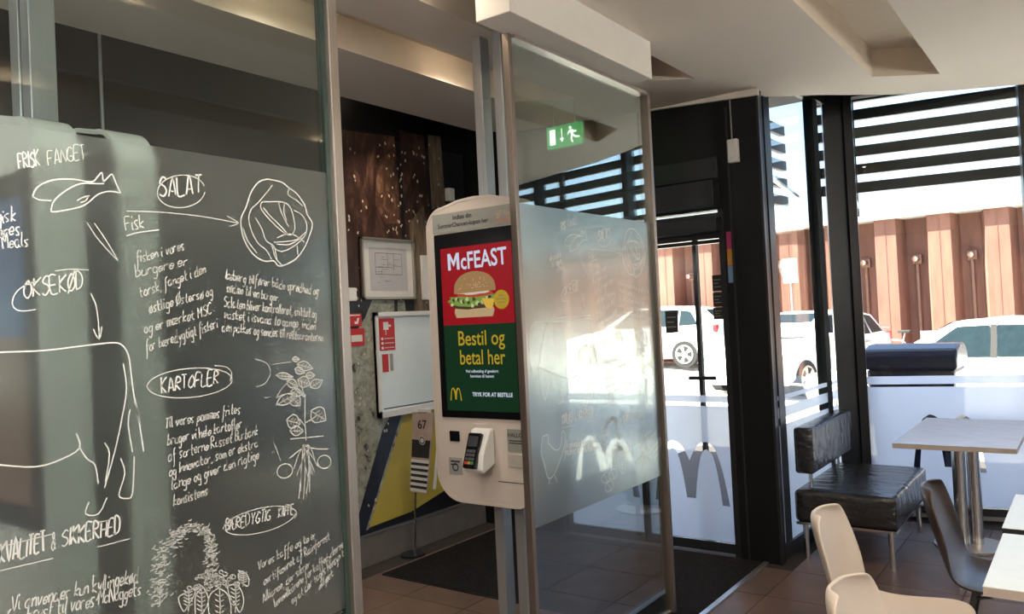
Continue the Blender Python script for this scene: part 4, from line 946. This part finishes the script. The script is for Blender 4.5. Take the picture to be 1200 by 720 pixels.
# ------------------------------------------------------------------ shell chairs
def chair(label, shell, loc, rz):
    c = thing('shell_chair', label, 'chair', loc, rz, 'plastic shell chairs')
    prof = [(.225, .425), (.205, .446), (.15, .452), (.06, .440), (-.04, .432), (-.115, .438), (-.165, .470), (-.195, .535), (-.222, .620), (-.248, .710), (-.268, .780), (-.276, .815), (-.274, .826)]
    half = [.17, .205, .222, .228, .226, .222, .218, .212, .205, .195, .178, .150, .105]
    NU = 12; m = MB()
    for (px_, pz_), hw in zip(prof, half):
        for k in range(NU+1):
            u = -1+2*k/NU; e = abs(u)**3
            back = max(0, min(1, (pz_-.44)/.15)) if px_ < -.05 else 0
            m.v.append((px_+e*.055*back, hw*u, pz_+e*.035*(1-back)))
    for i in range(len(prof)-1):
        for k in range(NU):
            a = i*(NU+1)+k; m.f.append((a, a+1, a+NU+2, a+NU+1))
    o = obj('shell', m, shell, c, smooth=True)
    for p in o.data.polygons: p.use_smooth = True
    s = o.modifiers.new('solid', 'SOLIDIFY'); s.thickness = .013; s.offset = 0
    s = o.modifiers.new('sub', 'SUBSURF'); s.levels = 2; s.render_levels = 2
    for sx in (-1, 1):
        for sy in (-1, 1): obj('leg', MB().tube([(.02+sx*.11, sy*.11, .428), (.02+sx*.20, sy*.21, 0)], [.011, .009], 10), M_wood, c, smooth=True)
    obj('leg_brace', MB().tube([(.13, .115, .40), (-.10, -.115, .40)], .007, 8).tube([(.13, -.115, .405), (-.10, .115, .405)], .007, 8), M_wood, c)
    return c
chair('cream plastic shell chair between the bench and the nearer white table', M_cream, (-.63, 3.12, 0), 0)
chair('cream plastic shell chair nearest the bottom edge, only its back top showing', M_cream, (-.36, 2.30, 0), R(-4))
chair('dark brown plastic shell chair at the farther white table', M_brown, (-.36, 3.74, 0), 0)

# ------------------------------------------------------------------ recessed downlights
def downlight(label, x, y, z, power, spot, col=(1, .82, .62)):
    d = thing('downlight', label, 'lamp', (x, y, z), 0, 'recessed downlights')
    obj('lamp_ring', MB().ring([(.045*math.cos(a), .045*math.sin(a)) for a in (2*math.pi*k/20 for k in range(20))], [(.032*math.cos(a), .032*math.sin(a)) for a in (2*math.pi*k/20 for k in range(20))], lambda p, q, h: (p, q, h), -.012, .002), M_chrome, d)
    obj('lamp_lens', MB().poly([(.032*math.cos(2*math.pi*k/20), .032*math.sin(2*math.pi*k/20), -.004) for k in range(20)]), M_lamp, d)
    l = bpy.data.objects.new('lamp_light', bpy.data.lights.new('lamp_light', 'SPOT')); COL.objects.link(l); l.parent = d
    l.location = (0, 0, -.016); l.data.energy = power; l.data.color = col; l.data.spot_size = R(spot); l.data.spot_blend = .6; l.data.shadow_soft_size = .03
    return d
ZS = HC+.17
for x, y, e, lab in ((-2.63, 3.45, 18, 'small downlight in the vestibule ceiling slot, nearest the entrance'), (-2.63, 2.2, 12, 'small downlight in the vestibule ceiling slot, level with the lit kiosk'),
                     (-2.63, .9, 6, 'small downlight in the vestibule ceiling slot, level with the pale kiosks'), (-2.12, 2.3, 5, 'small downlight in the slot above the partition opening'),
                     (-.87, 3.3, 12, 'small downlight in the slot over the cream chairs'), (-.87, 1.6, 14, 'small downlight in the slot just ahead of the viewer'), (-.87, -.2, 14, 'small downlight at the rear end of the slot over the cream chairs'),
                     (.52, 4.0, 14, 'small downlight in the slot over the white tables, far end'), (.52, 1.8, 14, 'small downlight in the slot over the white tables, middle'), (.52, -.2, 14, 'small downlight in the slot over the white tables, rear end')):
    downlight(lab, x, y, ZS, e, 140, (1, .90, .78) if x < -2.5 else (1, .82, .62))
p = on(428, 158, 'x', XM)
dl = downlight('spotlight washing the top of the photo mural', XM+.34, p.y, 3.30, 16, 75)
obj('lamp_stem', MB().tube([(0, 0, 0), (0, 0, .12)], .012, 8), M_frame, dl)
dl.children[2].rotation_euler = (0, R(24), 0)

# ------------------------------------------------------------------ pendant lamps added out of view as fill light
M_globe = lit('fill_globe', (1.0, .945, .87), 24.0)
def pendant(label, x, y):
    d = thing('fill_pendant_lamp', label, 'lamp', (x, y, 2.25), 0, 'added opal fill pendants')
    m = MB(); n = 16
    for i in range(1, 9):
        a = math.pi*i/9
        for k in range(n): m.v.append((.13*math.sin(a)*math.cos(2*math.pi*k/n), .13*math.sin(a)*math.sin(2*math.pi*k/n), .13*math.cos(a)))
    for i in range(7):
        for k in range(n): m.f.append((i*n+k, i*n+(k+1) % n, (i+1)*n+(k+1) % n, (i+1)*n+k))
    m.f.append(tuple(range(n))); m.f.append(tuple(range(7*n, 8*n)))
    obj('globe', m, M_globe, d, smooth=True)
    obj('cap', MB().tube([(0, 0, .118), (0, 0, .17)], .03, 12), M_frame, d); obj('cord', MB().tube([(0, 0, .17), (0, 0, HC-2.25)], .004, 6), M_frame, d)
for x, y, lab in ((2.4, .4, 'added opal fill pendant over the dining room, nearest the viewer on the right'), (3.5, 1.6, 'added opal fill pendant over the dining room, toward the long window row'), (3.1, -1.6, 'added opal fill pendant behind the viewer, right side'),
                  (4.8, .2, 'added opal fill pendant in the far right part of the dining room'), (-.95, .2, 'added opal fill pendant beside the viewer, in front of the near glass panel'), (-3.25, -.7, 'added opal fill pendant on the mural side of the near glass panel')):
    pendant(lab, x, y)

# ------------------------------------------------------------------ cars outside
def car(label, x, y, rz, rear=False):
    c = thing('car', label, 'car', (x, y, gz(x)), rz, 'parked white cars')
    # stations along the length: x, sill, belt, roof, half width low, half width roof
    ST = [(-2.12, .34, .60, .64, .66, .60), (-2.02, .22, .70, .74, .80, .68), (-1.55, .20, .80, .86, .87, .74), (-1.00, .20, .88, .93, .89, .74), (-.62, .20, .92, 1.18, .89, .66), (-.15, .20, .93, 1.43, .89, .60),
          (.45, .20, .94, 1.47, .89, .60), (1.15, .20, .95, 1.44, .89, .60), (1.65, .22, .96, 1.36, .88, .58), (1.98, .26, .95, 1.10, .84, .62), (2.10, .36, .85, .92, .76, .62), (2.14, .42, .70, .74, .70, .60)]
    m = MB(); n = 12
    for X, zs, zb, zr, w1_, w2_ in ST:
        ring_ = [(w1_*.85, zs), (w1_, zs+.12), (w1_*1.01, (zs+zb)/2), (w1_*.97, zb), (w2_+.03, zr-.03), (w2_-.10, zr)]
        for q, (yy, zz) in enumerate(ring_): m.v.append((X, -yy, zz))
        for q, (yy, zz) in enumerate(ring_[::-1]): m.v.append((X, yy, zz))
    for i in range(len(ST)-1):
        for k in range(n): m.f.append((i*n+k, i*n+(k+1) % n, (i+1)*n+(k+1) % n, (i+1)*n+k))
    m.f.append(tuple(range(n))); m.f.append(tuple(range((len(ST)-1)*n, len(ST)*n))[::-1])
    obj('body', m, M_car, c, smooth=True)
    for s in (-1, 1):
        sp_ = lambda X, t: (X, s*((.89*.97)*(1-t)+.632*t+.012), .945*(1-t)+1.44*t)
        for nm, q in (('front_side_window', [(-.62, .06), (.28, .06), (.28, .88), (-.10, .86)]), ('rear_side_window', [(.36, .06), (1.10, .06), (1.12, .84), (.36, .88)]), ('quarter_window', [(1.17, .08), (1.62, .12), (1.42, .74), (1.17, .82)])):
            obj(nm, MB().poly([sp_(*v_) for v_ in q]), M_carwin, c)
        obj('door_pillar', MB().poly([sp_(*v_) for v_ in ((.285, .04), (.355, .04), (.355, .90), (.285, .90))]), M_tyre, c)
        obj('door_handle', MB().box(.05, .22, s*.885-.02, s*.885+.02, .80, .83).box(.85, 1.02, s*.885-.02, s*.885+.02, .82, .85), M_rim, c)
        obj('mirror', MB().box(-.62, -.46, s*1.0-.10, s*1.0+.10, .93, 1.06), M_car, c, bevel=.03)
        obj('tail_light', MB().box(1.86, 2.09, s*.74-.07, s*.74+.07, .80, .98), mat('tail_red', (.45, .02, .03), .3) if 'tail_red' not in bpy.data.materials else bpy.data.materials['tail_red'], c, bevel=.02)
        obj('head_light', MB().box(-2.08, -1.86, s*.66-.10, s*.66+.10, .62, .74), M_rim, c, bevel=.02)
        for X in (-1.32, 1.30):
            wh = obj('wheel', MB().tube([(X, s*.70, .31), (X, s*.905, .31)], .315, 24), M_tyre, c, smooth=True)
            obj('wheel_rim', MB().tube([(X, s*.895, .31), (X, s*.915, .31)], .225, 20), M_rim, wh)
            for q in range(5):
                a = 2*math.pi*q/5; obj('rim_gap', MB().poly([(X+r_*math.cos(a+d_), s*.9165, .31+r_*math.sin(a+d_)) for r_, d_ in ((.08, -.3), (.20, -.35), (.20, .35), (.08, .3))]), M_tyre, wh)
    obj('windscreen', MB().poly([(-.92, -.62, .985), (-.92, .62, .985), (-.20, .50, 1.425), (-.20, -.50, 1.425)]), M_carwin, c)
    obj('rear_window', MB().poly([(1.99, -.50, 1.10), (1.99, .50, 1.10), (1.70, .46, 1.345), (1.70, -.46, 1.345)]), M_carwin, c)
    return c
car('white parked car seen in the right window behind the navy bin', -1.42, 12.7, 0)
car('white parked car seen through the entrance door, red tail light showing', -9.15, 18.3, 0)
car('white parked car seen through the narrow side window', -4.65, 15.6, R(76))
car('white parked car farther along beyond the row of windows', 7.2, 13.9, 0)

# ------------------------------------------------------------------ bin, bicycles, roadside box
x0, x1, yb = -1.66, -.97, 7.75
bi = thing('waste_bin', 'navy plastic bin with rounded lid standing outside the right window', 'bin', ((x0+x1)/2, yb, gz(-1.2)))
g0 = gz(-1.2)
wobj('bin_body', MB().add([(x0+.06, yb-.25, g0), (x1-.06, yb-.25, g0), (x1-.06, yb+.25, g0), (x0+.06, yb+.25, g0), (x0, yb-.32, 1.02), (x1, yb-.32, 1.02), (x1, yb+.32, 1.02), (x0, yb+.32, 1.02)], [(0,3,2,1),(4,5,6,7),(0,1,5,4),(1,2,6,5),(2,3,7,6),(3,0,4,7)]), M_navy, bi, bevel=.03)
prof = [(-.35, 1.02), (-.34, 1.12), (-.28, 1.19), (-.12, 1.225), (.12, 1.225), (.28, 1.19), (.34, 1.12), (.35, 1.02)]
wobj('bin_lid', MB().prism(prof, lambda a, b, d: (d, yb+a, b), x0-.02, x1+.02), M_navy, bi, bevel=.02)
def bike(label, x, y, rz):
    b = thing('bicycle', label, 'bicycle', (x, y, gz(x)), rz, 'parked bicycles')
    for X in (-.52, .52):
        circ = [(X+.34*math.cos(2*math.pi*k/24), 0, .34+.34*math.sin(2*math.pi*k/24)) for k in range(25)]
        w_ = obj('wheel', MB().tube(circ, .018, 6, False), M_tyre, b)
        for q in range(8): a = math.pi*q/8; obj('spoke', MB().tube([(X-.33*math.cos(a), 0, .34-.33*math.sin(a)), (X+.33*math.cos(a), 0, .34+.33*math.sin(a))], .004, 4), M_bike, w_)
    for nm, P_, r_ in (('down_tube', [(-.34, 0, .80), (.05, 0, .32)], .02), ('top_tube', [(-.34, 0, .84), (.16, 0, .78)], .018), ('seat_tube', [(.05, 0, .32), (.20, 0, .95)], .018), ('chain_stay', [(.05, 0, .32), (.52, 0, .34)], .014), ('seat_stay', [(.16, 0, .78), (.52, 0, .34)], .012),
                       ('fork', [(-.52, 0, .34), (-.32, 0, .98)], .016), ('handlebar', [(-.22, -.28, 1.06), (-.36, -.16, 1.08), (-.34, 0, 1.02), (-.36, .16, 1.08), (-.22, .28, 1.06)], .013)):
        obj(nm, MB().tube(P_, r_, 8), M_bike, b)
    obj('saddle', MB().prism([(.06, -.03), (.22, -.09), (.34, -.09), (.34, .09), (.22, .09), (.06, .03)], lambda a, b_, d: (a, b_, d), .95, 1.01), M_tyre, b, bevel=.015)
    ba = obj('basket', MB().ring([(-.72, -.16), (-.44, -.16), (-.44, .16), (-.72, .16)], [(-.70, -.14), (-.46, -.14), (-.46, .14), (-.70, .14)], lambda a, b_, d: (a, b_, d), .84, 1.06), M_bike, b)
    return b
bike('bicycle parked against the rusty wall, right of its neighbour', -2.30, 18.6, R(12))
bike('bicycle parked against the rusty wall, left of its neighbour', -3.55, 18.75, R(-10))
pb = on(926, 317, 'y', 19.3)
wb2 = thing('parking_sign', 'white ruled sign plate on a post before the rusty wall', 'sign', (pb.x, 19.3, gz(pb.x)))
wobj('sign_plate', MB().box(pb.x-.17, pb.x+.17, 19.28, 19.30, pb.z-.30, pb.z+.28), M_white, wb2)
for q in range(6): wobj('sign_line', MB().box(pb.x-.14, pb.x+.14, 19.275, 19.28, pb.z-.25+.09*q, pb.z-.22+.09*q), M_greyp, wb2)
wobj('post', MB().tube([(pb.x, 19.32, gz(pb.x)), (pb.x, 19.32, pb.z+.3)], .03, 8), M_rim, wb2)
